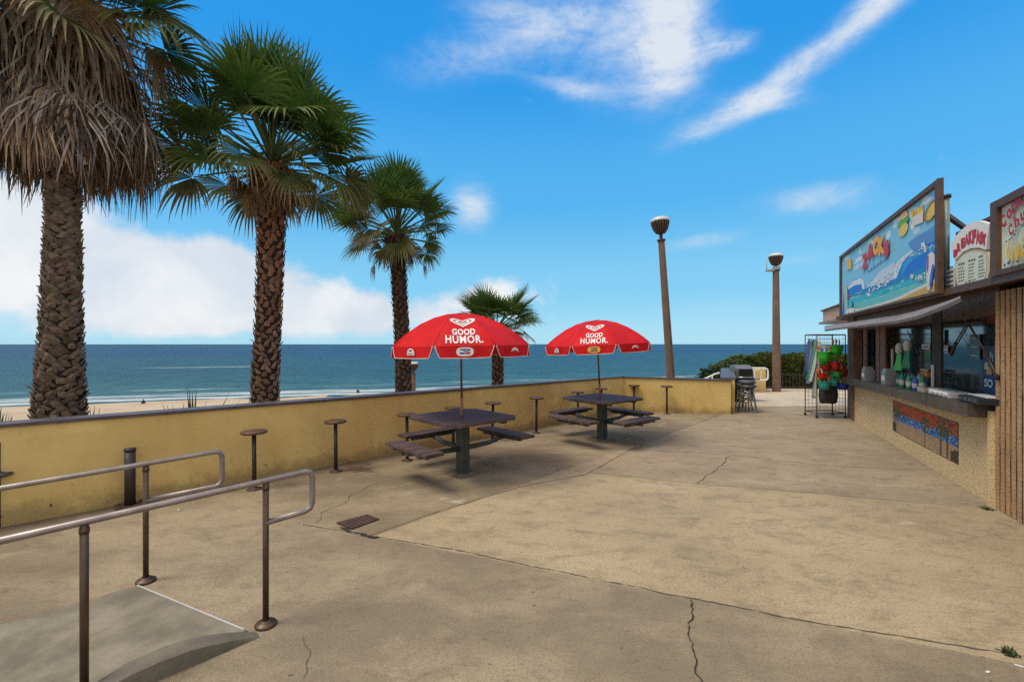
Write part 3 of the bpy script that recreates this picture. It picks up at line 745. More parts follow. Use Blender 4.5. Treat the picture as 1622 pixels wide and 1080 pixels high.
def handrail(label,pbase,zr,ext,posts,length,drop,r=.018,post_r=.0175,slope=0.04):
    t=thing('handrail',label,'handrail',(pbase.x,pbase.y,0),0,'steel pipe handrails')
    zt=lambda s_: zr+slope*s_            # s negative toward the left
    e=.045; z0=zt(ext); zl=z0-drop
    pts=[DD*(-length)+Vector((0,0,zt(-length))),DD*(ext-e)+Vector((0,0,z0-.002)),DD*(ext-e*.35)+Vector((0,0,z0-e*.25)),DD*ext+Vector((0,0,z0-e)),
         DD*ext+Vector((0,0,zl+e)),DD*(ext-e*.35)+Vector((0,0,zl+e*.25)),DD*(ext-e)+Vector((0,0,zl)),Vector((0,0,zl-.01))]
    mb=MB(); mb.tube(pts,r,14); mb.build('rail',M['rail'],t)
    for s_ in posts:
        p=DD*s_; mb=MB(); mb.tube([p+Vector((0,0,.0)),p+Vector((0,0,zt(s_)-r*.8))],post_r,14)
        mb.tube([p+Vector((0,0,zt(s_)-.055)),p+Vector((0,0,zt(s_)-.03))],post_r+.003,14); q=mb.build('post',M['railpost'],t)
        mb=MB(); mb.lathe([(.060,.0),(.062,.012),(.055,.02),(.034,.024),(.032,.034),(.026,.036)],(p.x,p.y,.0),20); mb.build('base_flange',M['railpost'],q)
    return t
pb1=gpt(421,990); pb2=gpt(231,921)
handrail('nearer steel pipe handrail with a looped end, on the camera side of the ramp',pb1,.875,.275,(0,-.80),3.1,.255)
handrail('farther steel pipe handrail with a looped end, on the wall side of the ramp',pb2,.845,.47,(0,-1.9),3.2,.27,slope=.035)

# ------------------------------------------------------------------ palms
def rc(c,v=.25): 
    f=random.uniform(1-v,1+v); return (c[0]*f*random.uniform(.93,1.07),c[1]*f,c[2]*f*random.uniform(.93,1.07))
def lerp3(a,b,t): return tuple(x+(y-x)*t for x,y in zip(a,b))
def fan(mb,hub,az,el,pet,L,droop=.25,tipdroop=.5,span=118,nseg=30,cbase=(.05,.10,.02),ctip=(.10,.14,.04),roll=0,dead=False,pitch=-.2,mi=0,cup=.28):
    d0=Vector((math.cos(el)*math.cos(az),math.cos(el)*math.sin(az),math.sin(el)))
    # petiole curve
    P=[];n=6
    for i in range(n+1):
        f=i/n; P.append(hub+d0*(pet*f)+Vector((0,0,-droop*pet*f*f)))
    t=(P[-1]-P[-2]).normalized()
    pc=rc((.16,.13,.06) if dead else (.12,.16,.05),.2)
    mb.tube(P,[.03-.017*i/n for i in range(n+1)],5,mi,False,True,pc)
    side=t.cross(Vector((0,0,1)))
    if side.length<.1: side=Vector((-math.sin(az),math.cos(az),0))
    side.normalize(); nrm=side.cross(t).normalized()
    # pitch blade relative to petiole, roll about it
    Mx=Matrix.Rotation(roll,3,t)@Matrix.Rotation(pitch,3,side)
    ex=(Mx@t).normalized(); ey=(Mx@side).normalized(); ez=ex.cross(ey).normalized()
    if ez.z<0: ez=-ez
    O=P[-1]; sp_=R(span); rs=(.04,.25,.5,.68,.85,1.0)
    base_ang=2*sp_/nseg
    for s_ in range(nseg):
        th=-sp_+base_ang*(s_+.5); l=L*(.72+.28*math.cos(th*.62))*random.uniform(.9,1.06)
        if random.random()<.04: continue
        dth=random.uniform(-.03,.03)*(3 if dead else 1); c=rc(cbase,.22); ct=rc(ctip,.25)
        tdr=tipdroop*random.uniform(.55,1.5); rows=[]
        for k_,r_ in enumerate(rs):
            a=th+dth*r_; rr=l*r_; w_=rr*base_ang*.5*1.02 if r_<=.5 else l*.5*base_ang*.5*max(0.04,(1-(r_-.5)/.5)**.75)
            cdir=ex*math.cos(a)+ey*math.sin(a); pdir=-ex*math.sin(a)+ey*math.cos(a)
            zc=cup*rr*(abs(math.sin(a))**1.3)*.6
            base=O+cdir*rr+ez*zc
            dr=tdr*l*1.15*max(0,(r_-.4))**2.0
            # bend tips downward and pull inward so length is kept
            base=base-cdir*(dr*.35)+Vector((0,0,-dr))
            fold=w_*.45
            rows.append([base-pdir*w_+ez*fold,base,base+pdir*w_+ez*fold])
        vv=[[mb.bm.verts.new(p) for p in r_] for r_ in rows]
        for i in range(len(vv)-1):
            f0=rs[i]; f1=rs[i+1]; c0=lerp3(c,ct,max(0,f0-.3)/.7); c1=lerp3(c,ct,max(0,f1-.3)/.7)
            for j in range(2):
                f=mb.bm.faces.new((vv[i][j],vv[i][j+1],vv[i+1][j+1],vv[i+1][j])); f.material_index=mi
                for l_,cc_ in zip(f.loops,(c0,c0,c1,c1)): l_[mb.cl]=(cc_[0],cc_[1],cc_[2],1)
def trunk(mb,pts,rad,dz,bw,bh,prot,cols,ctop=None,hair=0,skew=.4):
    """pts: list of (x,y,z); radius list; leaf-base boots spiral up the stem"""
    n=len(pts); mb.tube(pts,[r*.93 for r in rad],18,0,True,True,(.035,.022,.016))
    z0,z1=pts[0][2],pts[-1][2]; i=0; z=z0
    def at(z):
        for a in range(n-1):
            if z<=pts[a+1][2] or a==n-2:
                f=(z-pts[a][2])/(pts[a+1][2]-pts[a][2]); f=min(1,max(0,f)); return Vector(pts[a]).lerp(Vector(pts[a+1]),f),rad[a]+(rad[a+1]-rad[a])*f
    k_=0
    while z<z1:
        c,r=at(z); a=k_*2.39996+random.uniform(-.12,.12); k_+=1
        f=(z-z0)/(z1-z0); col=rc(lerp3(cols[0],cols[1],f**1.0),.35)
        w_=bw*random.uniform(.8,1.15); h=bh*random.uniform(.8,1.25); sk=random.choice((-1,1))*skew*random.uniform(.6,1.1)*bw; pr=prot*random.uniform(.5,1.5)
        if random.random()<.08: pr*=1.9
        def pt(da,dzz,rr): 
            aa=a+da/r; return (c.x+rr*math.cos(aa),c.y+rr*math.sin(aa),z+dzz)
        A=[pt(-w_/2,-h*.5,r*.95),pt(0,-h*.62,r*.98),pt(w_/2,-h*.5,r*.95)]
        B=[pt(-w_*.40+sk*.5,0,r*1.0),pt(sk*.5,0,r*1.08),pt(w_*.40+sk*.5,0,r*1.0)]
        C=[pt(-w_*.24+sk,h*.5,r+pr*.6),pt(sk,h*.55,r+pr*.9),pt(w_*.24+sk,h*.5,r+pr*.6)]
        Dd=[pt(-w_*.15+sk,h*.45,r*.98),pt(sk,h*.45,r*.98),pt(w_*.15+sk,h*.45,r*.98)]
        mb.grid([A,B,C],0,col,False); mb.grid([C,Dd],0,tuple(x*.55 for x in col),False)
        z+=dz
    # ragged fibres near the top
    for _ in range(hair):
        z=z1-abs(random.gauss(0,.35)); z=max(z0,z); c,r=at(z); a=random.random()*6.283; col=rc(ctop or cols[1],.4)
        L=random.uniform(.12,.34); out=Vector((math.cos(a),math.sin(a),0)); tg=Vector((-out.y,out.x,0))
        p0=c+out*r*.95; p1=p0+out*L*.45+Vector((0,0,-L*.15)); p2=p0+out*L*.7+tg*random.uniform(-.05,.05)+Vector((0,0,-L*.75))
        w2=random.uniform(.008,.02); mb.grid([[p0-tg*w2,p0+tg*w2],[p1-tg*w2,p1+tg*w2],[p2-tg*.002,p2+tg*.002]],0,col,False)
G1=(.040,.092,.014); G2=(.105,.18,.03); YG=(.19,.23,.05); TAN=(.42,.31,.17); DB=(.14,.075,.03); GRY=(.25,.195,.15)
def crown(mb,hub,S,n_up,n_mid,n_low,n_dead,seed,az_bias=None,upmax=86):
    random.seed(seed)
    for i in range(n_up):
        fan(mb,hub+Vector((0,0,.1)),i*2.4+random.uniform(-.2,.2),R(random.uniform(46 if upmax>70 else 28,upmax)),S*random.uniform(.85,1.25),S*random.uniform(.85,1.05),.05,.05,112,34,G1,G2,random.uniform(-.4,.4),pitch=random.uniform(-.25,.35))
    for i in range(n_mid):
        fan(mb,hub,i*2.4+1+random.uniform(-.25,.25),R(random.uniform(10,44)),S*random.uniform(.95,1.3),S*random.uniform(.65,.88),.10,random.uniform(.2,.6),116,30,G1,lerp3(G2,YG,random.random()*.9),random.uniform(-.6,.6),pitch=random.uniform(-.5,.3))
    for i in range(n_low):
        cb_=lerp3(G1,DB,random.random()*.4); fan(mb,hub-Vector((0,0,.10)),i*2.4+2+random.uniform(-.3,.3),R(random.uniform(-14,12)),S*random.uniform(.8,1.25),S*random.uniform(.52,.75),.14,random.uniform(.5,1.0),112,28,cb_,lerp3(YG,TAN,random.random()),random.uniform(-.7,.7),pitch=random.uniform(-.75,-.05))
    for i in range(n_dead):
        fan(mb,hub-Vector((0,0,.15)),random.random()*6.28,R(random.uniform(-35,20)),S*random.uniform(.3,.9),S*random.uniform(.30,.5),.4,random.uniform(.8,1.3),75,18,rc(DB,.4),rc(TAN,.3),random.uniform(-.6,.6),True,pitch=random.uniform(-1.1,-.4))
def palm(label,base,top,rads,zb,S,ns,dz,bw,bh,prot,cols,hair,seed,skirt=None):
    random.seed(seed)
    t=thing('fan_palm',label,'palm tree',(base.x,base.y,zb),0,'fan palms behind the wall')
    mb=MB(); n=8; pts=[];rr=[]
    for i in range(n+1):
        f=i/n; z=zb+(top.z-zb)*f; fz=max(0,(z-base.z)/(top.z-base.z)); p=base.lerp(top,fz); pts.append((p.x+.03*math.sin(f*5+seed),p.y,z)); 
        fi=fz*(len(rads)-1); a=int(min(len(rads)-2,fi)); rr.append(rads[a]+(rads[a+1]-rads[a])*(fi-a))
    trunk(mb,pts,rr,dz,bw,bh,prot,cols,hair=hair); mb.build('trunk',M['bark'],t,True)
    mb=MB(); crown(mb,Vector(pts[-1]),S,*ns,seed,None,66 if S==.95 else 86); mb.build('crown',M['leafgreen'],t,True)
    return t,Vector(pts[-1])
# palm 1 (left, thatched)
Y=6.8; b=dpt(95,655,Y); tp=dpt(99,35,Y)
t,hub=palm('tall fan palm at the left with a huge grey-brown skirt of dead fronds',b,tp,[.30,.225,.195,.19,.19],-1.2,1.15,(10,22,10,14),.0060,.15,.085,.032,((.155,.115,.085),(.20,.145,.11)),60,11)
random.seed(5); mb=MB(); ax=tp
def thatch_leaf(mb,z,a,r0,L,flare):
    out=Vector((math.cos(a),math.sin(a),0)); tg=Vector((-out.y,out.x,0)); c=Vector((ax.x+.02,ax.y,0)); colb=rc(random.choice((GRY,GRY,(.34,.29,.24),(.42,.35,.28),(.25,.17,.11),(.08,.05,.035),(.30,.20,.12))),.35)
    ns_=random.randint(9,15); spread=random.uniform(.25,.48)
    for s_ in range(ns_):
        q=(s_/(ns_-1)-.5)*2; Ls=L*random.uniform(.65,1.1)*(1-.15*abs(q)); col=rc(colb,.5); w2=random.uniform(.007,.017)
        p0=c+out*r0+tg*q*.06+Vector((0,0,z)); wob=random.uniform(-.05,.05)
        P=[p0,p0+out*flare*.6+tg*q*spread*.5+Vector((0,0,-Ls*.22)),p0+out*(flare+wob)+tg*(q*spread*.85+wob)+Vector((0,0,-Ls*.62)),p0+out*(flare*.95+wob*1.6)+tg*(q*spread+wob*2)+Vector((0,0,-Ls))]
        tw=random.uniform(-.6,.6); wd=(tg*math.cos(tw)+out*math.sin(tw))
        ww=(w2*.8,w2*1.2,w2,.002)
        mb.grid([[p-wd*x,p+wd*x] for p,x in zip(P,ww)],0,None,False)
        for f in mb.bm.faces[-3:] if False else []: pass
        thatch_cols.append((col,3))
thatch_cols=[]
zt_,zb_=6.35,4.02
for i in range(900):
    f=random.random()**.85; z=zb_+.75+(zt_-zb_-.75)*f; L=random.uniform(.7,1.15)
    rim=1.12-.20*f if f>.35 else .98
    a_=random.random()*6.283; hz=(z-4.0)/2.35
    rim=(.98+.08*min(1,(hz)/.35)) if hz<.5 else 1.06-(hz-.5)*1.15
    rim*=1+.10*math.sin(a_*3+1)*math.sin(z*4+a_*2)+.07*math.sin(a_*7+z*5); fl=random.uniform(.12,.36)
    r0=max(.2,rim-fl-abs(random.gauss(0,.12)))
    if random.random()<.35: r0=random.uniform(.3,.75)
    thatch_leaf(mb,z,a_,r0,L*(1 if f>.1 else random.uniform(.7,1.1)),fl)
mb.bm.faces.ensure_lookup_table(); idx=0
for col,nf_ in thatch_cols:
    for _ in range(nf_):
        for l in mb.bm.faces[idx].loops: l[mb.cl]=(col[0],col[1],col[2],1)
        idx+=1
# inner core so that the thatch is not hollow
mb.lathe([(.3,4.5),(.62,4.62),(.80,5.0),(.74,5.5),(.40,6.1),(.2,6.6)],(ax.x+.02,ax.y,0),20,0,True,(.06,.04,.03))
mb.build('dead_skirt',M['thatch'],t,True)
# extra hanging dead fans over the top of the skirt
random.seed(21); mb=MB()
for (az_,el_,pt_,l_) in ((R(-105),R(8),.85,1.05),(R(-75),R(15),.8,.9),(R(-30),R(22),1.0,.9),(R(-115),R(-5),.75,.95),(R(-60),R(-10),.8,.9),(R(-95),R(5),.9,1.0),(R(-20),R(0),1.0,.9),(R(15),R(8),1.2,.95),(R(-150),R(-5),.8,.9),(R(-40),R(12),1.1,1.0),(R(190),R(0),.9,1.)):
    fan(mb,tp+Vector((0,0,.0)),az_,el_,pt_,l_,.35,1.3,80,26,rc((.17,.095,.035),.3),rc(GRY,.3),random.uniform(-.4,.4),True,pitch=-.9)
mb.build('dead_fronds',M['thatch'],t,True)
# palm 2
Y=8.6; b=dpt(420,640,Y); tp=dpt(430,262,Y)
palm('tall fan palm in the middle of the row with reddish shaggy upper trunk',b,tp,[.245,.225,.225,.235,.27],-1.4,1.18,(18,24,14,10),.0105,.11,.10,.028,((.22,.175,.14),(.23,.085,.04)),900,23)
# palm 3
Y=12.0; b=dpt(638,610,Y); tp=dpt(630,372,Y)
palm('smaller fan palm directly left of the nearer umbrella',b,tp,[.215,.20,.195,.20,.22],-2.2,.98,(14,18,12,6),.013,.11,.10,.035,((.16,.12,.09),(.085,.04,.028)),600,37)
# palm 4
Y=15.0; b=dpt(788,605,Y); tp=dpt(786,524,Y)
palm('small low fan palm peeking out behind the nearer umbrella',b,tp,[.195,.19,.185],-3.0,.95,(10,20,5,1),.016,.11,.10,.03,((.14,.075,.05),(.15,.08,.05)),60,41)

# ------------------------------------------------------------------ small plants over the wall
def spikes(name,label,cat,base,leaves,col,w=.03):
    t=thing(name,label,cat,base); mb=MB()
    for az_,el_,L in leaves:
        d=Vector((math.cos(el_)*math.cos(az_),math.cos(el_)*math.sin(az_),math.sin(el_))); sd=d.cross(Vector((0,0,1)))
        if sd.length<.05: sd=Vector((1,0,0))
        sd.normalize(); up=sd.cross(d); rows=[]; c=rc(col,.25)
        for i in range(6):
            f=i/5; ww=w*(.7+.6*math.sin(math.pi*min(1,f*1.1)))*(1-f**3)+.0015; p=d*L*f
            rows.append([p-sd*ww+up*ww*.5,p,p+sd*ww+up*ww*.5])
        mb.grid(rows,0,c,False)
    o=mb.build('leaf_blades',M['plant'],t); o['kind']='stuff' if False else ''
    del o['kind']; return t
def leaf_to(base,u,v,y): 
    p=dpt(u,v,y)-base; L=p.length; return (math.atan2(p.y,p.x),math.asin(p.z/L),L)
y=7.6; b=dpt(305,690,y); b.z=-.45
lv=[leaf_to(b,296,612,y),leaf_to(b,300,617,y+.1),leaf_to(b,311,615,y),leaf_to(b,305,620,y-.1),leaf_to(b,365,618,y),leaf_to(b,328,632,y),leaf_to(b,382,630,y),leaf_to(b,272,640,y),leaf_to(b,256,638,y),leaf_to(b,264,641,y+.2),leaf_to(b,290,638,y+.3),leaf_to(b,321,640,y),leaf_to(b,345,641,y-.1)]
spikes('agave_plant','spiky green plant with upright blades showing over the wall between the two tall palms','plant',b,lv,(.05,.075,.022),.028)
y=6.2; b=dpt(-15,700,y); b.z=-.3
lv=[leaf_to(b,x,v,y+random.uniform(-.3,.3)) for x,v in ((2,645),(8,650),(12,652),(16,655),(20,657),(-4,648),(5,655),(-10,650),(10,659),(18,661))]
spikes('spiky_shrub','dark spiky tuft at the left edge just above the wall','plant',b,lv,(.025,.045,.018),.03)
y=6.3; b=dpt(142,690,y); b.z=-.3
lv=[leaf_to(b,x,v,y+random.uniform(-.2,.2)) for x,v in ((150,641),(143,646),(158,646),(135,650),(128,652),(148,652))]
spikes('dry_shoot','short dry leaf shoots at the foot of the left palm','plant',b,lv,(.09,.06,.035),.018)
def tuft(label,p,n,h,col,spread=.05):
    t=thing('weed_tuft',label,'weed',p); mb=MB(); 
    for _ in range(n):
        a=random.random()*6.283; e=R(random.uniform(15,80)); L=h*random.uniform(.5,1.2); d=Vector((math.cos(e)*math.cos(a),math.cos(e)*math.sin(a),math.sin(e))); s=Vector((random.uniform(-1,1)*spread,random.uniform(-1,1)*spread,0)); sd=Vector((-math.sin(a),math.cos(a),0))*.004
        mb.grid([[s-sd,s+sd],[s+d*L*.6-sd*1.3,s+d*L*.6+sd*1.3],[s+d*L+Vector((0,0,-L*.2))-sd*.1,s+d*L+Vector((0,0,-L*.2))+sd*.1]],0,rc(col,.3),False)
    mb.build('blades',M['plant'],t)
tuft('green weed tuft growing in the joint at the lower right corner',gpt(1602,1036),60,.038,(.07,.09,.03),.028)
tuft('weed tuft at the foot of the ochre wall beside a post stool',gpt(547,731),110,.10,(.035,.06,.018),.07)
tuft('tiny weed at the foot of the ribbed pillar',gpt(1563,806),60,.035,(.08,.11,.03),.05)

# ------------------------------------------------------------------ floor bits
q=[gpt(533,829),gpt(557,839),gpt(601,823),gpt(583,816)]
t=thing('drain_cover','rusty maroon rectangular drain cover set in the concrete','drain cover',sum(q,Vector())/4)
mb=MB()
for i in range(7):
    f0,f1=(i+.12)/7,(i+.88)/7; mb.prism([(lambda p:(p.x,p.y))(q[0].lerp(q[3],f0)),(lambda p:(p.x,p.y))(q[1].lerp(q[2],f0)),(lambda p:(p.x,p.y))(q[1].lerp(q[2],f1)),(lambda p:(p.x,p.y))(q[0].lerp(q[3],f1))],.002,.014)
mb.build('slot_bars',M['rustbrown'],t,True)
mb=MB(); mb.prism([(p.x,p.y) for p in q],-.01,.008); mb.build('plate',M['rustplate'] if 'rustplate' in M else mat('maroon_rust_plate',(.055,.022,.018),.8,.4,10,.3,50,patch=.4),t,True)
def chip(label,u,v,d,m,rz=0,name='paper_scrap',cat='litter'):
    p=gpt(u,v); mb=MB(); mb.box((0,0,d[2]/2+.002),d,0,bev=min(d)*.2); o=mb.build(name,m); o.location=p; o.rotation_euler=(0,0,rz); tag(o,label,cat); return o
chip('crumpled white paper scrap near the bottom right, left of the longer one',1565,1065,(.022,.012,.006),M['white'],.3)
chip('long white paper scrap at the right edge near the bottom',1614,1055,(.034,.010,.005),M['white'],-.6)
chip('small white scrap on the floor right of the nearer table pedestal',877,742,(.018,.018,.006),M['white'],.1)
chip('white scrap right of the farther table pedestal',1000.5,688,(.03,.02,.01),M['white'],.5)
chip('tiny white scrap beside the far handrail',283,808,(.022,.015,.008),M['white'],.2)
chip('broken dark brick lump at the wall foot under the left bench',643,720,(.13,.08,.05),M['brick'],.4,'broken_brick','brick')
# damp dirt stain by the stool
def blotch(u,v,ru,rv,seed,z,m):
    random.seed(seed); c=gpt(u,v); mb=MB(); P=[]
    for a in range(40):
        th=a*math.pi/20; f=1+.25*math.sin(3*th+seed)+.18*math.sin(7*th+2*seed)+random.uniform(-.1,.1); q=gpt(u+ru*math.cos(th)*f,v-rv*math.sin(th)*f); P.append((q.x,q.y,z))
    mb.face(P); o=mb.build('pavement_stain',m); tag(o,kind='structure')
st_m=mat('damp_dirt',(.10,.062,.028),.9,.4,9,.2,40,col2=(.17,.11,.06))
blotch(562,743,26,5,3,.003,st_m); blotch(572,733,16,3,4,.0032,st_m)

# ------------------------------------------------------------------ street lamps
def lamp(label,base,top_z,lean,r0,r1,head,extra=False,zb=0,cut=None):
    t=thing('street_lamp',label,'street lamp',(base.x,base.y,zb)); t.rotation_euler=lean
    h=top_z-zb; hh=head*.92
    mb=MB(); mb.tube([(0,0,0),(0,0,h-hh-.20)],[r0,r1],8,smooth=False); mb.build('pole',M['lamp_pole'],t)
    z0=h-hh-.20
    mb=MB(); mb.lathe([(r1*1.25,0),(r1*1.25,.05),(r1*.5,.055),(r1*.5,.2),(r1*.8,.205)],(0,0,z0),12); mb.build('neck',M['black'],t)
    mb=MB(); R_=head/2; z1=h-hh
    mb.lathe([(R_*.22,0),(R_*.45,hh*.08),(R_*.70,hh*.30),(R_*.86,hh*.58),(R_*.9,hh*.74),(R_*.5,hh*.76)],(0,0,z1),24); bowl=mb.build('bowl',M['black'],t)
    mb=MB()
    for i in range(20):
        a=i*math.pi/10; c,s=math.cos(a),math.sin(a); pr=[(.25,.02),(.5,.06),(.76,.28),(.93,.56),(.99,.76)]
        for (a0,b0),(a1,b1) in zip(pr[:-1],pr[1:]):
            mb.beam((c*R_*a0,s*R_*a0,z1+hh*b0),(c*R_*a1,s*R_*a1,z1+hh*b1),.022,.03,up=(c,s,.3))
    mb.build('fins',M['lamp_fin'],t)
    mb=MB(); mb.lathe([(R_*.99,.76*hh),(R_,.80*hh),(R_*.98,.92*hh),(R_*.8,.99*hh),(.002,1.0*hh)],(0,0,z1),24); mb.build('dome',M['lamp_top'],t)
    if extra:
        mb=MB(); mb.box((-.16,0,z0+.02),(.36,.16,.07),bev=.02); mb.box((.02,0,z0+.10),(.2,.2,.14),bev=.02); mb.build('equipment_box',M['galv'],t)
        mb=MB(); mb.tube([(-.33,0,z0),(-.33,0,z0+.42)],.012,6); mb.build('antenna',M['galv'],t)
    return t
Y=12.2; bt=dpt(1064.5,597,Y); tt=dpt(1047,345,Y); lam=math.atan2(tt.x-bt.x,tt.z-bt.z); base=Vector((bt.x-(bt.z)*math.tan(lam),Y,0))
lamp('taller brown street lamp leaning left behind the short yellow wall',Vector((base.x+.0,Y,0)),tt.z+.01+0,(0,lam,0),.125,.088,.47,zb=-.5)
Y=16.3; bt=dpt(1230,621,Y); tt=dpt(1228,402,Y)
lamp('farther upright brown street lamp with a small box under its head, standing before the hedge',Vector((bt.x,Y,0)),tt.z,(0,R(-.3),0),.15,.105,.46,True)
Y=24; tt=dpt(655,573,Y)
lamp('short distant lamp down the slope, half hidden by the trunk of the smaller palm',Vector((tt.x,Y,0)),tt.z,(0,0,0),.14,.11,.50,zb=-5.2)

# ------------------------------------------------------------------ hedge, shrub, fence, railing
random.seed(77)
def leafcloud(mb,n,fn,size,cols,upright=.0):
    for _ in range(n):
        p,nr=fn(); a=random.random()*6.283
        d=(Vector((random.gauss(0,1),random.gauss(0,1),random.gauss(0,1)))*(1-upright)+Vector((0,0,upright*1.6))+nr*.3).normalized(); s=d.cross(Vector((random.gauss(0,1),random.gauss(0,1),random.gauss(0,.3)))).normalized(); L=size*random.uniform(.6,1.4); w_=L*random.uniform(.16,.3)
        mb.face([p,p+d*L*.5+s*w_,p+d*L,p+d*L*.5-s*w_],0,rc(random.choice(cols),.35))
def hedgetop(x):
    pts=[(8.55,.85),(9.2,1.12),(9.9,1.22),(10.6,1.24),(12,1.22),(20,1.25)]
    for (a,b_),(c,d) in zip(pts[:-1],pts[1:]):
        if x<=c: f=max(0,(x-a)/(c-a)); return b_+(d-b_)*f
    return 1.2
def hf():
    x=random.uniform(8.3,20); yy=random.uniform(17.85,19.2); z=random.uniform(-.1,1)**.7*hedgetop(x) if random.random()<.0 else None
    face=random.random()
    ht=hedgetop(x)+.06*math.sin(x*5)+.04*math.sin(x*13)-.08*abs(yy-18.4)
    if face<.6: return Vector((x,17.85+abs(random.gauss(0,.07))+.04*math.sin(x*6),random.uniform(0,ht))),Vector((0,-1,0))
    return Vector((x,yy,ht-abs(random.gauss(0,.06)))),Vector((0,0,1))
t=thing('hedge','clipped olive green hedge behind the picket fence at the back','hedge',(13,18.3,0))
mb=MB(); 
leafcloud(mb,26000,hf,.11,((.10,.13,.024),(.075,.105,.018),(.14,.165,.036),(.045,.065,.013)),.6)
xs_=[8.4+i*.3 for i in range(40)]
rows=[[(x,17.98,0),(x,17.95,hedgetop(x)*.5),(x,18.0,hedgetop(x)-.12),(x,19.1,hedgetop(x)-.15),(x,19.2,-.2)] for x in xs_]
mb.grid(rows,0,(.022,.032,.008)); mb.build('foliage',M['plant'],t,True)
def bf(c,r):
    def f():
        d=Vector((random.gauss(0,1),random.gauss(0,1),random.gauss(0,1))).normalized(); s=random.uniform(.72,1.05)+.1*math.sin(d.x*7)*math.cos(d.z*6)
        return Vector((c[0]+d.x*r[0]*s,c[1]+d.y*r[1]*s,c[2]+d.z*r[2]*s)),d
    return f
t=thing('shrub','dark broad-leaved shrub growing behind the barbecue grill','shrub',(7.9,16.9,-.4))
mb=MB()
for c,r in (((7.5,17,.25),(.55,.5,.55)),((8.3,16.9,.4),(.65,.5,.62)),((7.9,17.2,.1),(.9,.5,.5)),((8.9,17.1,.35),(.4,.4,.5))):
    leafcloud(mb,1500,bf(c,r),.13,((.035,.065,.018),(.055,.09,.03),(.02,.04,.01)),.1)
mb.build('foliage',M['plant'],t,True)
mb=MB()
for x in (7.5,8.0,8.4): mb.tube([(x,17,-.5),(x+.05,17,.3)],.03,6)
mb.build('stem',M['brownpost'],t,True)
t=thing('picket_fence','low dark metal picket fence in front of the hedge','fence',(13,17.5,0))
mb=MB(); x=9.25
while x<18: mb.box((x,17.5,.30),(.02,.02,.60)); x+=.13
mb.build('pickets',M['black'],t,True)
mb=MB(); mb.box((13.6,17.5,.52),(8.8,.03,.03)); mb.box((13.6,17.5,.06),(8.8,.03,.03)); mb.build('rails',M['black'],t,True)
mb=MB(); mb.box((13.6,17.42,.035),(8.9,.12,.07)); mb.build('base_curb',M['darkgap'],t,True)
Y=15.9
t=thing('white_railing','white pipe railing with rounded corners in front of the yellow block wall','railing',(dpt(1200,620,Y).x,Y,0))
mb=MB(); P=[dpt(u,v,Y) for u,v in ((1160,583),(1185,583),(1211,583),(1215,584.5),(1216.3,588),(1216.3,598),(1215,601),(1211,602.3),(1186,601.5),(1160,600))]; mb.tube(P,.032,8); mb.build('rail_loop',M['white'],t,True)
for u,vb in ((1195.5,622),(1205.5,620)):
    mb=MB(); a=dpt(u,584,Y); mb.tube([a,(a.x,a.y,0)],.022,8); mb.build('post',M['offwhite'],t,True)
Y=15.5
t=thing('stair_rail','short pale sloping stair rail left of the grey wall cap','railing',(dpt(1130,600,Y).x,Y,-.4))
mb=MB(); P=[dpt(u,v,Y) for u,v in ((1116,600),(1124,596.5),(1133,592),(1140,590.5))]; mb.tube(P,.03,8); mb.build('rail',M['white'],t,True)
mb=MB(); a=dpt(1128,595,Y); mb.tube([a,(a.x,a.y,-.4)],.025,8); mb.build('post',M['white'],t,True)

# ------------------------------------------------------------------ barbecue and stacked stools
Y=13.6; c=dpt(1174,626,Y)
t=thing('barbecue_grill','dark barbecue grill with closed grey lid behind the bar stools','grill',(c.x,Y,0))
s=Y/F; lid0=H-(598-CV)*s; lidt=H-(578-CV)*s
mb=MB(); W2=.245
rows=[]
for x in (-W2,W2):
    rows.append([(x,.24,lid0),(x,.22,lidt-.04),(x,.12,lidt),(x,-.06,lidt-.01),(x,-.2,lidt-.10),(x,-.25,lid0)])
vv=mb.grid(rows,smooth=False); mb.bm.faces.new(vv[0]); mb.bm.faces.new(vv[1][::-1]); lid=mb.build('lid',M['grillgrey'],t)
mb=MB(); mb.box((0,-.262,(lid0+lidt)/2-.02),(.40,.02,.20),bev=.006); mb.build('lid_panel',M['grilldark'],lid)
mb=MB(); mb.tube([(-.22,-.30,lid0+.03),(.22,-.30,lid0+.03)],.014,8); mb.build('lid_handle',M['chrome'],lid)
mb=MB(); mb.box((0,0,lid0-.09),(.56,.46,.17),bev=.01); mb.box((0,0,.32),(.50,.42,.56),bev=.01); mb.build('firebox',M['grilldark'],t)
mb=MB(); mb.box((.36,0,lid0-.04),(.22,.36,.03)); mb.box((-.33,0,lid0+.02),(.14,.32,.03)); mb.build('side_shelf',M['grillgrey'],t)
for x in (-.2,.2):
    for y in (-.17,.17):
        mb=MB(); mb.tube([(x-.018,y,.035),(x+.018,y,.035)],.035,12); mb.build('wheel',M['rubber'],t)
def bar_stool(label,loc,rz,h):
    t=thing('bar_stool',label,'stool',loc,rz,'stacked bar stools')
    mb=MB(); mb.lathe([(.15,0),(.19,.01),(.20,.035),(.195,.07),(.17,.085),(.002,.09)],(0,0,h-.09),24); mb.build('seat',M['vinyl'],t)
    for i in range(4):
        a=math.pi/4+i*math.pi/2; c,s_=math.cos(a),math.sin(a)
        mb=MB(); mb.tube([(c*.12,s_*.12,h-.09),(c*.145,s_*.145,h*.6),(c*.21,s_*.21,.0)],.013,8); mb.build('leg',M['chrome'],t)
    mb=MB(); 
    for z,r in ((h*.42,.166),(h*.62,.146)): mb.tube([(r*math.cos(a*math.pi/12),r*math.sin(a*math.pi/12),z) for a in range(25)],.010,6)
    mb.build('foot_ring',M['chrome'],t); return t
p=gpt(1184.5,653)
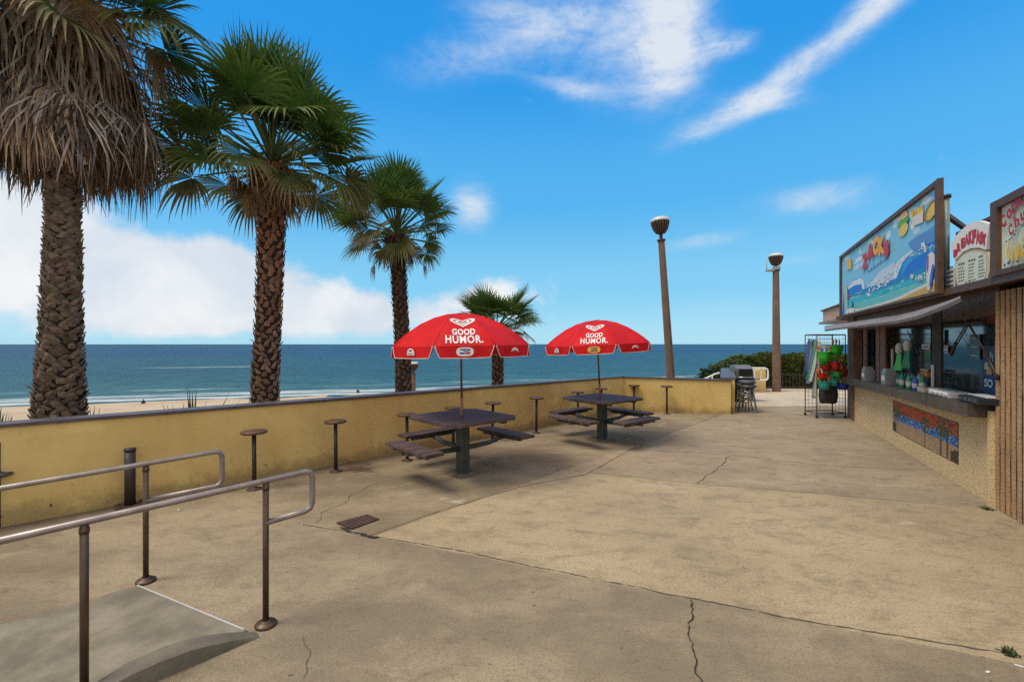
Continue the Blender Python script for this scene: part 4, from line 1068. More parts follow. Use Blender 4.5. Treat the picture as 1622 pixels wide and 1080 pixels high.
bar_stool('chrome bar stool, lower of the stacked pair beside the wall end',(p.x,p.y,0),.2,.70)
bar_stool('chrome bar stool stacked on another, dark seat uppermost',(p.x-.01,p.y+.02,.10),.75,.70)
bar_stool('chrome bar stool behind the stacked pair',(p.x+.13,p.y+.45,0),.5,.68)

# ------------------------------------------------------------------ the snack bar building
A0=Vector((5.045,4.745,0)); E=Vector((2.77,5.81,0)).normalized(); NN=Vector((-E.y,E.x,0))
def FP(s_,d,z): p=A0+E*s_+NN*d; return Vector((p.x,p.y,z))
def PJ(u,v,d=0.0):
    r=Vector(((u-CU)/F,1,(CV-v)/F)); o=Vector((0,0,H)); tt_=(d-NN.dot(o-A0))/NN.dot(r); p=o+r*tt_; q=p-A0; return q.dot(E),p.z
def fbox(mb,s0,s1,d0,d1,z0,z1,mi=0,bev=0,col=None):
    c=FP((s0+s1)/2,(d0+d1)/2,(z0+z1)/2); mb.box(c,(abs(s1-s0),abs(d1-d0),z1-z0),math.atan2(E.y,E.x),mi,bev,None,col)
B=thing('snack_bar','beach snack bar with aggregate panels, steel counter and open serving windows on the right','building',FP(3,-1.5,0))
def part(name,mb,m,parent=None): return mb.build(name,m,parent or B,True)
S_END=6.45
# lower aggregate panels
mb=MB(); fbox(mb,.03,4.18,-.12,0,-.1,.97); fbox(mb,4.22,5.9,-.12,-.004,-.1,.93); part('lower_panel',mb,M['agg'])
mb=MB(); fbox(mb,4.14,4.26,-.14,-.05,-.1,.95); part('panel_joint',mb,M['darkgap'])
# side wall and back wall, floor slab, interior
mb=MB(); fbox(mb,5.9,6.45,-.14,.02,-.1,2.30); part('end_pillar',mb,M['brownpost'])
mb=MB(); fbox(mb,6.3,6.45,-4,-.14,-.1,2.28); fbox(mb,-5,6.3,-4.15,-4,-.1,2.28); fbox(mb,-5.0,-4.85,-4,-.2,-.1,2.28); part('outer_wall',mb,M['peach'])
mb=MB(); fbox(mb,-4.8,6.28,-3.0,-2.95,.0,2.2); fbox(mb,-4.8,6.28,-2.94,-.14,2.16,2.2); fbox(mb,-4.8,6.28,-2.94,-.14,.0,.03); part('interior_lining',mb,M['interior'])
# counter (falls slightly away from the camera)
zc0,zc1=1.065,.965
def slant(mb,s0,s1,d0,d1,zt0,zt1,th,mi=0):
    q=[(s0,d0),(s1,d0),(s1,d1),(s0,d1)]; zt=[zt0,zt1,zt1,zt0]
    t_=[mb.bm.verts.new(FP(a,b_,z)) for (a,b_),z in zip(q,zt)]; b2=[mb.bm.verts.new(FP(a,b_,z-th)) for (a,b_),z in zip(q,zt)]
    for f in [t_,b2[::-1]]+[(b2[i],b2[(i+1)%4],t_[(i+1)%4],t_[i]) for i in range(4)]:
        q_=mb.bm.faces.new(f); q_.material_index=mi
def zc(s_): return zc0+(zc1-zc0)*s_/6
mb=MB(); slant(mb,.05,5.96,.20,-.62,zc(.05),zc(5.96),.145); o=part('counter',mb,M['counter'])
mb=MB(); 
for s_ in (1.18,2.55,3.9): fbox(mb,s_,s_+.01,.2,.203,zc(s_)-.14,zc(s_)-.003)
part('counter_seam',mb,M['rustbrown'],o)
# posts between openings
def post(s0,s1,m='brownpost',d0=-.05,d1=-.02):
    mb=MB(); fbox(mb,s0,s1,d0,d1,zc((s0+s1)/2)+.001,2.19); part('window_post',mb,M[m])
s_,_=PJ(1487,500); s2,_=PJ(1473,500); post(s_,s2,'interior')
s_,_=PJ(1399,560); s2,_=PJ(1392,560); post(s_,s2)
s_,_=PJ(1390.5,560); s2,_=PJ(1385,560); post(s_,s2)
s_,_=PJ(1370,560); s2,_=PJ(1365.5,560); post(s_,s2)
# header above the openings, roof, fascia
mb=MB(); fbox(mb,0,5.9,-.16,-.03,2.0,2.3); part('window_header',mb,M['dkbrown'])
mb=MB(); fbox(mb,-5,6.9,-4.3,.12,2.302,2.34); part('roof_deck',mb,M['dkbrown'])
mb=MB(); fbox(mb,-5,6.9,.123,.16,2.285,2.365); part('fascia',mb,M['dkbrown'])
# far-end peach parapet box
mb=MB(); 
s_a,z_a=PJ(1303.5,492,.0); s_b,_=PJ(1333,485,0); fbox(mb,s_b-.2,s_a,-1.2,-.0,2.345,2.66); o=part('parapet_box',mb,M['peach'])
mb=MB(); fbox(mb,s_b-.2,s_a+.06,-1.25,.05,2.662,2.70); part('coping',mb,M['dkbrown'],o)
mb=MB(); fbox(mb,6.9,s_a+.02,-1.2,.1,2.28,2.34); part('end_soffit',mb,M['awn'])
# parapet with shingles
s_a,_=PJ(1510,400); s_b,_=PJ(1573,400)
mb=MB(); fbox(mb,-4.9,s_a,-.25,-.06,2.342,3.04); o=part('shingle_parapet',mb,M['shingle'])
mb=MB(); fbox(mb,-4.9,s_a+.02,-.28,-.03,3.042,3.08); fbox(mb,s_a,2.4,-.28,-.03,2.602,2.64); part('coping',mb,M['dkbrown'],o)
mb=MB(); fbox(mb,s_a+.002,2.4,-.25,-.06,2.342,2.60); part('shingle_parapet',mb,M['shingle'])
# folded-out awning sheet
mb=MB()
def awn(us,vs_in,d_in,vs_out,d_out):
    rows=[[],[]]
    for u,a,b_ in zip(us,vs_in,vs_out):
        s_,z=PJ(u,a,d_in); s2,z2=PJ(u,b_,d_out); rows[0].append(FP(s_,d_in,z)); rows[1].append(FP(s2,d_out,z2))
    return rows
us=[1306,1335,1380,1420,1450,1480,1508,1521]
rows=awn(us,[516,512,505,499.5,492.5,483.5,474.5,470],.165,[522.5,518.5,513,508,501,490,478,471.5],.52)
rows=[rows[0],[a.lerp(b_,.5)+Vector((0,0,.012)) for a,b_ in zip(*rows)],rows[1],[p-NN*.01-Vector((0,0,.035)) for p in rows[1]]]
mb.grid(rows,smooth=False); r2=[[p-Vector((0,0,.012)) for p in r_] for r_ in rows[:3]]; mb.grid(r2,smooth=False); part('awning',mb,M['awn'])
# struts that prop the shutters
def strut(u1,v1,d1,u2,v2,d2,r=.011):
    a=PJ(u1,v1,d1); b_=PJ(u2,v2,d2); mb=MB(); mb.tube([FP(a[0],d1,a[1]),FP(b_[0],d2,b_[1])],r,6); part('shutter_strut',mb,M['black'])
strut(1524.5,494,.10,1531,514,.10,.007); strut(1530,514,.02,1512,545,.0,.008); strut(1534,514,.02,1516,545,0,.008); strut(1514,543,0,1507,562,0,.02); strut(1535,514,.02,1562,560,.02,.012); strut(1560,556,.02,1581,600,.02,.022)
strut(1437,524,.0,1450,548,0,.007); strut(1444,522,0,1452,546,0,.007); strut(1447,522,0,1441,534,0,.007); strut(1449,545,0,1456,560,0,.014)
# glass panes
def pane(u0,u1,d,z0,z1,name='window_glass'):
    a,_=PJ(u0,550,d); b_,_=PJ(u1,550,d); mb=MB(); fbox(mb,min(a,b_),max(a,b_),d-.01,d,z0,z1); return part(name,mb,M['glass'])
pane(1487,1583,-.30,1.13,1.99); pane(1424,1474,-.30,1.12,1.98); pane(1352,1366,-.30,1.05,1.95); pane(1370,1384,-.30,1.05,1.95)
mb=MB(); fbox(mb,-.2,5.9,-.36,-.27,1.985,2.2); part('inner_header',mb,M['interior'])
mb=MB(); fbox(mb,-.2,5.9,-.345,-.255,1.06,1.128); part('glass_sill',mb,M['black'])
# ribbed pillar and ribbed wall running toward the camera
mb=MB(); s0=-.04; pitch=.098; prof_=[]
rowb=[]
s_=s0
while s_>-5:
    for ds,dd in ((0,.0),(.004,.009),(.013,.016),(.028,.019),(.043,.016),(.052,.009),(.056,.0)): rowb.append((s_-ds,.004+dd))
    s_-=pitch
zs=[-.1+i*.1 for i in range(25)]
ribs=[rowb[i:i+7] for i in range(0,len(rowb),7)]
for rb_ in ribs:
    rows=[[FP(a,b_+random.uniform(-.0025,.0025),z) for a,b_ in rb_] for z in zs]; rows[-1]=[FP(a,b_,2.24) for a,b_ in rb_]
    mb.grid(rows,smooth=False)
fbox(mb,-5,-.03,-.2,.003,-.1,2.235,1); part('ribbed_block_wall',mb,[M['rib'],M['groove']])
mb=MB(); fbox(mb,-.035,.028,-.1,.05,-.1,1.0); part('corner_trim',mb,M['agg'])
# service items seen through the windows: menu cards, post strips
def card(name,label,cat,u0,u1,v0,v1,d,cols,draw=None,parent=None):
    s0_,z0_=PJ(u0,v1,d); s1_,z1_=PJ(u1,v0,d); mb=MB(); a,b_=min(s0_,s1_),max(s0_,s1_)
    t=thing(name,label,cat,FP((a+b_)/2,d,z0_)); fbox(mb,a,b_,d-.006,d,z0_,z1_,0,0,cols); mb.build('panel',M['paintart'],t,True)
    if draw:
        mb=MB(); draw(mb,a,b_,z0_,z1_,d+.004); mb.build('printing',M['paintart'],t,True)
    return t
def quad(mb,pts,d,col): mb.face([FP(a,d,z) for a,z in pts],0,col)
def lines(col,n=3):
    def f(mb,a,b_,z0,z1,d):
        for i in range(n):
            zz=z0+(z1-z0)*(i+.5)/n; quad(mb,[(a+(b_-a)*.12,zz-.01),(b_-(b_-a)*.12,zz-.01),(b_-(b_-a)*.12,zz+.008),(a+(b_-a)*.12,zz+.008)],d,col)
    return f
WH=(.62,.62,.62)
card('window_notice','small white notice on the window left of the dark middle post','notice',1460,1472.5,545,553,-.27,WH,lines((.1,.1,.15),1))
card('window_notice','small white notice on the window right of the dark middle post','notice',1487.5,1501,548,559,-.27,WH,lines((.1,.1,.15),2))
card('window_notice','tall pale translucent notice high beside the dark middle post','notice',1488,1494,522,545,-.27,(.30,.40,.38))
card('window_notice','blue price notice with a pale border in the middle of the large window','notice',1536,1551.5,529,569,-.27,(.10,.22,.30),lines((.4,.5,.5),3))
card('window_notice','red notice hanging at the right end of the large window','notice',1563,1580,480,512,-.22,(.16,.012,.012),lines((.3,.05,.05),2))
def soda(mb,a,b_,z0,z1,d):
    hh=z1-z0; ww=b_-a
    fn=lambda x,y: FP(b_-ww*.5-x*1.0,d,z0+hh*.12+y)
    put_text(mb,'SO',lambda x,y: FP(b_-ww*.36-x,d,z0+hh*.16+y),ww*.5,hh*.17,0,.03,(.62,.66,.66))
    put_text(mb,'ICE',lambda x,y: FP(b_-ww*.45-x,d,z0+hh*.02+y),ww*.5,hh*.09,0,.02,(.5,.55,.58)) if False else None
    for i,(x,y,w_,h_,c) in enumerate(((.35,.60,.10,.22,(.15,.42,.40)),(.5,.58,.10,.30,(.30,.50,.40)),(.62,.6,.10,.25,(.12,.40,.42)),(.40,.42,.35,.16,(.45,.28,.12)),(.25,.52,.25,.14,(.42,.45,.30)),(.6,.45,.2,.12,(.5,.16,.1)))):
        X=b_-ww*x; Z=z0+hh*y; quad(mb,[(X-ww*w_/2,Z),(X+ww*w_/2,Z),(X+ww*w_*.3,Z+hh*h_),(X-ww*w_*.4,Z+hh*h_)],d+.001*i,c)
card('drink_poster','blue soda poster with drinks and pale lettering at the right end of the counter window','poster',1557,1584,548,624,-.24,(.015,.05,.14),soda)
mb=MB(); a,_=PJ(1477,580,-.0); fbox(mb,a-.025,a+.02,-.01,.01,zc(a),1.42); part('pale_strip',mb,M['offwhite']) 
a,z=PJ(1412,560,-.1); mb=MB(); fbox(mb,a-.03,a+.03,-.12,-.1,zc(a),1.62); part('pale_strip',mb,M['offwhite'])

# counter items
def cpos(u,v,d): s_,z=PJ(u,v,d); return s_
def on_counter(name,label,cat,u,d,group=None):
    s_,_=PJ(u,610,d); return thing(name,label,cat,FP(s_,d,zc(s_)+.002),math.atan2(E.y,E.x),group),s_
for (u,l) in ((1408,'larger grey napkin dispenser on the counter, beside the bottles'),(1375,'smaller grey napkin dispenser at the far end of the counter')):
    t,_=on_counter('napkin_dispenser',l,'napkin dispenser',u,.02,'napkin dispensers on the counter')
    mb=MB(); mb.prism([(-.11,-.08),(.11,-.08),(.11,.08),(-.11,.08)],0,.20); 
    rows=[[(-.11,-.08,.20),(.11,-.08,.20),(.11,.08,.20),(-.11,.08,.20)],[(-.08,-.055,.27),(.08,-.055,.27),(.08,.055,.27),(-.08,.055,.27)]]
    vv=mb.grid(rows,smooth=False,closed=True); mb.bm.faces.new(vv[1]); mb.build('case',M['napk'] if 'napk' in M else mat('cloudy_grey_plastic',(.30,.29,.30),.4,.2,6),t)
    mb=MB(); mb.box((0,.083,.10),(.16,.006,.08)); mb.build('napkin_slot',M['white'],t)
random.seed(3)
bcols=((.01,.16,.06),(.02,.22,.12),(.03,.10,.25),(.05,.25,.16),(.10,.25,.30),(.03,.12,.40),(.25,.30,.28),(.02,.20,.10),(.05,.18,.30))
bu=[1424,1429,1434,1440,1445,1450,1456,1461,1465]
blab=['dark green bottle nearest the larger napkin dispenser','green bottle, second along from the larger napkin dispenser','blue bottle between green ones on the counter','light green bottle in the middle of the bottle row','pale teal bottle in the middle of the bottle row','bright blue bottle in the bottle row','grey-green bottle near the condiment trays end of the row','deep green bottle second from the condiment trays','blue bottle nearest the condiment trays']
for i,(u,l) in enumerate(zip(bu,blab)):
    t,_=on_counter('drink_bottle',l,'bottle',u,-.02+.10*(i%2),'drink bottles on the counter'); c=bcols[i]; h=random.uniform(.20,.27)
    mb=MB(); mb.lathe([(.032,0),(.036,.01),(.036,h*.6),(.028,h*.75),(.013,h*.88),(.013,h*.93)],n=14,col=c); mb.build('body',M['tint'],t)
    mb=MB(); mb.lathe([(.0365,h*.2),(.0368,h*.5)],n=14,cap=False,col=rc((.4,.42,.4),.3)); mb.build('wrapper',M['tint'],t)
    mb=MB(); mb.lathe([(.016,h*.93),(.016,h),(.002,h+.002)],n=10,col=random.choice(((.6,.6,.6),(.5,.05,.03),(.02,.2,.08)))); mb.build('bottle_cap',M['tint'],t)
t,_=on_counter('condiment_tray','white slotted condiment tray with round cups at the middle of the counter','condiment tray',1502,.06)
mb=MB(); mb.box((0,0,.04),(.62,.20,.075),bev=.008); mb.build('tray_body',M['offwhite'],t)
for i in range(4):
    mb=MB(); mb.lathe([(.030,0),(.036,.055),(.028,.055),(.024,.01)],(-.24+i*.13,.098,.02),14); mb.build('cup',M['white'],t)
for i in range(3):
    mb=MB(); mb.box((-.2+i*.2,-.02,.082),(.16,.12,.012),bev=.004); mb.build('lid',M['galv'],t)
t,_=on_counter('serving_tray','black condiment bin with a white rim at the near end of the counter','condiment tray',1556,.05)
mb=MB(); mb.box((0,0,.035),(.46,.24,.068),bev=.006); mb.build('bin_body',M['rubber'],t)
mb=MB(); mb.box((.0,-.03,.078),(.40,.15,.014),bev=.004); mb.build('rim',M['white'],t)
for i in range(4):
    mb=MB(); mb.box((-.17+i*.11,.122,.04),(.07,.006,.035)); mb.build('drawer',M['vinyl'],t)
t,_=on_counter('pastry_box','cream box on the counter beside the blue bottle','box',1472,.05)
mb=MB(); mb.box((0,0,.035),(.22,.2,.065),bev=.008,col=(.42,.40,.30)); mb.build('carton',M['tint'],t)
mb=MB(); mb.box((0,0,.072),(.2,.18,.006),bev=.002,col=(.3,.2,.12)); mb.build('lid',M['tint'],t)
# orange food warmer behind the glass line, right of the fins
t,_=on_counter('snack_rack','orange snack rack on the counter left of the dark middle post','rack',1466,-.16)
mb=MB(); mb.box((0,0,.22),(.30,.05,.06),col=(.55,.24,.04)); mb.box((0,0,.28),(.26,.04,.03),col=(.6,.35,.1)); mb.build('snack_row',M['tint'],t)
mb=MB(); 
for x in (-.14,.14): mb.tube([(x,0,0),(x,0,.3)],.008,6)
mb.build('rack_frame',M['black'],t)
# hanging swim fins
for u,v,l,cz in ((1424,545,'green and white swim fin hanging left of the other in the serving window',(.05,.45,.04)),(1437,540,'dark green swim fin with white foot hanging in the serving window',(.01,.16,.06))):
    s_,z=PJ(u,v,-.06); t=thing('swim_fin',l,'swim fin',FP(s_,-.06,z-.42),math.atan2(E.y,E.x)+.3)
    mb=MB(); mb.grid([[(-.05,0,.28),(.05,0,.28)],[(-.06,.01,.15),(.06,.01,.15)],[(-.10,.02,.0),(.10,.02,.0)],[(-.09,.035,-.02),(.09,.035,-.02)]],0,cz,False); mb.grid([[(-.045,-.012,.28),(.045,-.012,.28)],[(-.095,.0,.0),(.095,.0,.0)]],0,cz,False); mb.build('blade',M['tint'],t)
    mb=MB(); mb.lathe([(.035,0),(.05,.04),(.05,.12),(.03,.17),(.008,.18)],(0,0,.26),10,col=(.55,.55,.5)); mb.build('foot_pocket',M['tint'],t)

# mosaic mural on the lower panel
s0m,z1m=PJ(1518,668); s1m,z1b=PJ(1415,636.5); z0m=PJ(1518,731)[1]; ztop=(z1m+z1b)/2; zbot=(z0m+PJ(1415,683)[1])/2
t=thing('mosaic_mural','tile mosaic of palms, blue sea and orange sky set in the panel under the counter','mural',FP((s0m+s1m)/2,0,zbot))
mb=MB(); random.seed(12); nx,nz=84,20; ww=(s1m-s0m)/nx; hh=(ztop-zbot)/nz
palms=[(.90,.36,.62),(.95,.3,.55),(.42,.15,.60),(.20,.0,.68),(.12,.0,.72)]  # x fraction measured from near (0) to far (1)
fbox(mb,s0m-.01,s1m+.01,.0005,.004,zbot-.01,ztop+.01,0,0,(.10,.07,.05))
for i in range(nx):
    for j in range(nz):
        x=(i+.5)/nx; z=(j+.5)/nz
        if z>.66-.0*x: c=rc(random.choice(((.62,.085,.015),(.72,.15,.03),(.50,.05,.012))),.25)
        elif z>.40: c=rc(random.choice(((.02,.14,.58),(.03,.25,.66),(.12,.38,.65),(.02,.08,.42))),.3) if random.random()>.18 else (.5,.5,.5)
        else: c=rc((.56,.38,.21),.18)
        for (px,pz,pt) in palms:
            dx=(x-px)*4.6; dz=z-pt-.06
            if abs(dx)<.04 and z<pt: c=rc((.20,.07,.03) if z<.35 else (.10,.09,.04),.3)
            rr_=math.hypot(dx,dz*1.2); th=math.atan2(dz,dx)
            if rr_<.30 and math.sin(th*7+px*20)>-.25 and dz>-.22: c=rc((.10,.12,.045),.4)
        if (x<.08 or x>.93) and z<.30-.5*min(x,1-x): c=rc((.07,.06,.03),.5)
        a=s0m+i*ww; b_=zbot+j*hh; e_=.0022
        quad(mb,[(a+e_,b_+e_),(a+ww-e_,b_+e_),(a+ww-e_,b_+hh-e_),(a+e_,b_+hh-e_)],.0065,c)
mb.build('tiles',M['paintart'],t,True)

# ------------------------------------------------------------------ big wave sign
DS=.20
sN,_=PJ(1489,400,DS); sF,_=PJ(1331,450,DS); zT=(PJ(1484,288,DS)[1]+PJ(1331,405,DS)[1])/2; zB=2.315
t=thing('wave_sign','big framed painted sign with a blue wave, food and red lettering on the roof edge','sign',FP((sN+sF)/2,DS,zB),0)
mb=MB(); fbox(mb,sN+.04,sF-.04,DS-.032,DS-.02,zB+.03,zT-.03,0,0,(.30,.52,.62)); pnl=mb.build('board',M['paintart'],t,True)
mb=MB(); fr=.10
fbox(mb,sN,sN+.10,DS-.035,DS+.02,zB,zT); fbox(mb,sF-.09,sF,DS-.035,DS+.02,zB,zT); fbox(mb,sN+.10,sF-.09,DS-.035,DS+.018,zT-.065,zT); fbox(mb,sN+.10,sF-.09,DS-.035,DS+.018,zB,zB+.035)
mb.build('frame',M['dkbrown'],t,True)
a0,a1,b0,b1=sN+.10,sF-.09,zB+.035,zT-.065
mb=MB(); LAY=[0]
def art(pix,col,st=1):
    LAY[0]+=st; dd=DS-.0185+LAY[0]*.0004; P=[]
    for u,v in pix:
        s_,z=PJ(u,v,DS); P.append(FP(max(a0+.001,min(a1-.001,s_)),dd,max(b0+.001,min(b1-.001,z))))
    mb.face(P,0,col)
def ell(u,v,ru,rv,n=18,sk=0): return [(u+ru*math.cos(a*6.2832/n),v+rv*math.sin(a*6.2832/n)+sk*ru*math.cos(a*6.2832/n)) for a in range(n)]
X0,X1=1325,1492
art([(X0,300),(X1,200),(X1,420),(X0,480)],(.20,.52,.72))
random.seed(9)
for _ in range(26):                                 # painted clouds
    u=random.uniform(1340,1480); v=random.uniform(410-(u-1333)*.75,440-(u-1333)*.55); art(ell(u,v,random.uniform(3,9),random.uniform(3,7),12,-.6),random.choice(((.60,.70,.74),(.45,.62,.72),(.25,.52,.62),(.68,.72,.74))),.15)
# distant surf band and wave body
art([(1335,466),(1345,450),(1355,441),(1362,440),(1368,452),(1374,468),(1378,452),(1390,448),(1412,438),(1420,420),(1430,408),(1442,398),(1460,390),(X1,376),(X1,480),(X0,510)],(.01,.17,.62))
art([(1336,463),(1348,447),(1360,440),(1366,444),(1369,462),(1372,476),(1376,470),(1385,455),(1396,452),(1410,443),(1416,420),(1424,410),(1438,399),(1450,394),(1438,404),(1428,415),(1421,432),(1417,442),(1402,456),(1388,462),(1378,476),(1372,481),(1366,468),(1363,450),(1352,452)],(.62,.70,.72))
art([(1372,476),(1376,450),(1392,430),(1415,415),(1414,440),(1400,452),(1390,458),(1380,466)],(.50,.60,.72))
art([(1436,386),(1450,374),(1466,366),(X1,346),(X1,374),(1462,390),(1444,398)],(.10,.26,.55))
art([(1425,440),(1428,420),(1440,405),(1462,394),(X1,380),(X1,392),(1462,402),(1444,412),(1434,424)],(.02,.32,.72))
# near water bands
art([(1338,468),(1366,458),(1400,447),(1440,433),(X1,410),(X1,424),(1440,446),(1400,460),(1366,471),(1338,480)],(.01,.22,.50))
art([(1338,474),(1366,467),(1400,456),(1440,442),(X1,418),(X1,436),(1440,460),(1400,476),(1366,486),(1338,494)],(.03,.42,.52))
art([(1338,484),(1366,477),(1400,466),(1440,452),(X1,430),(X1,452),(1440,470),(1400,486),(1366,494),(1338,500)],(.13,.48,.48))
for _ in range(40):
    u=random.uniform(1342,1480); v=474-(u-1338)*.33+random.uniform(-4,16)
    art([(u,v),(u+random.uniform(6,16),v-3-random.uniform(0,2)),(u+5,v-.4)],random.choice(((.30,.60,.58),(.05,.34,.48),(.02,.28,.46),(.42,.62,.58))),.15)
art([(1338,488),(1360,489),(1390,481),(1420,471),(1446,458),(X1,438),(X1,480),(1400,505),(1338,512)],(.62,.64,.54))
art([(1350,499),(1375,491),(1400,484),(1425,473),(1450,461),(X1,443),(X1,482),(1400,505),(1350,512)],(.56,.34,.06))
for _ in range(70):                                 # foam flecks along the crests
    f=random.random(); u=1418+f*70; v=430-f**.45*44+random.uniform(-3,5); art(ell(u,v,random.uniform(.6,1.8),random.uniform(.6,1.8),7),random.choice(((.66,.74,.76),(.45,.66,.74),(.30,.55,.70))),.05)
for _ in range(50):
    u=random.uniform(1374,1414); v=462-(u-1374)*.6+random.uniform(-10,8); art(ell(u,v,random.uniform(.8,2.4),random.uniform(.8,2.2),7),random.choice(((.62,.70,.76),(.36,.50,.68),(.70,.75,.78))),.05)
for i in range(9):                                  # small illegible script under the title
    u=1374+i*3.6; v=432-i*2.6; art([(u,v),(u+1.0,v-.6),(u+2.2,v-5-(i%3)),(u+1.2,v-4.4-(i%3))],(.10,.14,.30),.1); art([(u,v-1.5),(u+2.6,v-3.2),(u+2.6,v-2.2),(u,v-.5)],(.10,.14,.30),.1)
# food
art(ell(1430,346,7.5,11,16,-.7),(.68,.45,.12)); art(ell(1430,352,9,7,14,-.7),(.06,.30,.05)); art(ell(1430,357,7,5,14,-.7),(.20,.06,.03)); art(ell(1430,364,7.5,10,16,-.7),(.72,.50,.10)); art(ell(1429,353,8.5,3,14,-.7),(.10,.42,.06)); art(ell(1431,341,6,6,14,-.7),(.72,.50,.20))
art([(1442,346),(1462,330),(1461,352),(1447,358)],(.66,.62,.56))
for i in range(16):
    u=1443+random.uniform(0,18); v=340-(u-1443)*.65; art([(u,v+6),(u+1.4,v+5),(u+1+random.uniform(-2,2),v-random.uniform(3,9)),(u-.4+random.uniform(-2,2),v-random.uniform(2,8))],random.choice(((.75,.52,.03),(.66,.42,.02))),.2)
art(ell(1473,334,10,13,18,-1.2),(.30,.14,.05)); art(ell(1475,335,8,11,18,-1.2),(.70,.46,.05)); art(ell(1479,332,5,9,18,-1.2),(.74,.50,.06))
# patterned lettering bars left: orange board, small flags
art([(1341,415),(1348,409),(1349,426),(1341,427)],(.70,.42,.04))
art([(1337,455),(1342,452),(1343,505),(1338,507)],(.35,.50,.38)); art([(1341,468),(1344,466),(1344,473),(1341,474)],(.6,.05,.05)); art([(1349,478),(1351,478),(1352,489),(1349,489)],(.02,.07,.25)); art([(1341,491),(1353,487),(1353,499),(1341,503)],(.66,.66,.64)); art([(1343,495),(1345,494),(1345,499),(1343,500)],(.5,.05,.05))
# surfboard shape at right, pale splashes
art([(1469,404),(1476,398),(1480,402),(1482,412),(1479,428),(1475,442),(1473,460),(1469,459),(1467,440),(1468,420)],(.66,.62,.66))
art([(1469,405),(1471,404),(1471,425),(1468,434)],(.35,.03,.05)); art([(1477,418),(1480,420),(1478,438),(1475,456),(1472,452),(1474,434)],(.03,.12,.50))
art([(1459,386),(1464,383),(1466,389),(1468,398),(1466,400),(1463,391),(1460,391)],(.68,.70,.72))
for _ in range(12): u=random.uniform(1438,1466); v=450-(u-1438)*.4+random.uniform(-12,5); art(ell(u,v,random.uniform(1,3),random.uniform(1,3),8),(.55,.62,.62))
mb.build('painting',M['paintart'],pnl,True)
mb=MB()
# curved title: letters one by one in an arc
def sgn_text(ch,u,v,wpx,hpx,col,lift=.0,bold=.05):
    s_,z=PJ(u,v,DS); s1_,_=PJ(u+wpx,v,DS); _,z1=PJ(u,v-hpx,DS); w_=abs(s1_-s_)*1.1; h_=abs(z1-z)*1.2
    put_text(mb,ch,lambda x,y: FP(s_-x,DS+.009+lift,z+y),w_,h_,0,.09,col)
RED=(.55,.02,.04); ORG=(.80,.36,.02)
mb2=mb
LAY[0]=45
for ch,u,v,wp,hp,cl in (('Z',1370,426,8,20,RED),('A',1379,411,10,22,RED),('C',1388,404,9,24,ORG),('K',1397,403,9,24,ORG),("'",1401,391,2,8,RED),('S',1405,407,7,22,RED)): sgn_text(ch,u,v,wp,hp,cl)
for i in range(9): 
    u=1374+i*3.4; v=434-i*1.6; sgn_text('~' if False else 'c',u,v,3,5,(.12,.2,.4),.0,.0) if False else None
mb.build('lettering',M['paintart'],pnl,True)
mb=MB(); 
for s_ in (sN+.4,(sN+sF)/2,sF-.4): fbox(mb,s_,s_+.08,DS-.09,DS-.04,2.352,zT-.1); 
mb.build('back_brace',M['galv'],t,True)
# galvanised support post and brace behind the sign
s_,z=PJ(1492,330,.1)
t=thing('support_post','pale galvanised post with a dark brace beside the big wave sign','post',FP(s_,.06,2.35))
mb=MB(); mb.tube([FP(s_,.06,2.35),FP(s_,.06,PJ(1492,316,.06)[1])],.035,10); mb.build('shaft',M['galv'],t,True)
mb=MB(); zt_=PJ(1492,316,.06)[1]; mb.tube([FP(s_,.06,zt_-.02),FP(s_,.06,zt_+.02)],.05,10); mb.build('collar',M['black'],t,True)
mb=MB(); a=FP(s_,.06,PJ(1493,344,.06)[1]); b_=PJ(1529,362,-.3); mb.beam(a,FP(b_[0],-.3,b_[1]),.05,.05); mb.build('brace',M['dkbrown'],t,True)

# ------------------------------------------------------------------ breakfast sign
DB_=.13
def poly_on(mb,pix,d,col,mi=0):
    P=[]
    for u,v in pix: s_,z=PJ(u,v,DB_); P.append(FP(s_,d,z))
    mb.face(P,mi,col)
def thick(mb,pix,d0,d1,col):
    Pq=[PJ(u,v,DB_) for u,v in pix]; a=[mb.bm.verts.new(FP(s_,d0,z)) for s_,z in Pq]; b_=[mb.bm.verts.new(FP(s_,d1,z)) for s_,z in Pq]
    fs=[mb.bm.faces.new(a),mb.bm.faces.new(b_[::-1])]+[mb.bm.faces.new((a[i],a[(i+1)%len(a)],b_[(i+1)%len(a)],b_[i])) for i in range(len(a))]
    for f in fs:
        for l in f.loops: l[mb.cl]=(*col,1)
s_,z=PJ(1540,450,DB_); t=thing('breakfast_sign','cut-out breakfast sign shaped like a cup with a white arched top and menu lists','sign',FP(s_,DB_,z))
top=[(1507.5,390),(1511,381),(1520,369),(1532,358),(1545,350.5),(1554,350),(1569.5,354.5),(1567,375),(1564.5,395.5),(1553,392),(1540,393),(1527,399),(1514,413)]
cup=[(1512,418),(1520,405),(1532,397),(1545,394.5),(1560,396.5),(1566,401),(1568,411),(1567,430),(1564,443),(1557,450),(1543,454.5),(1527,456),(1516,454),(1514,440)]
mb=MB(); thick(mb,cup,DB_-.03,DB_,(.62,.52,.30)); cupo=mb.build('cup_board',M['paintart'],t,True)
mb=MB(); thick(mb,top,DB_-.02,DB_+.012,(.74,.72,.68)); topo=mb.build('arched_board',M['paintart'],t,True)
mb=MB(); cc_=[(1538+(u-1538)*.86,426+(v-426)*.88) for u,v in cup]; poly_on(mb,cc_,DB_+.003,(.62,.64,.52))
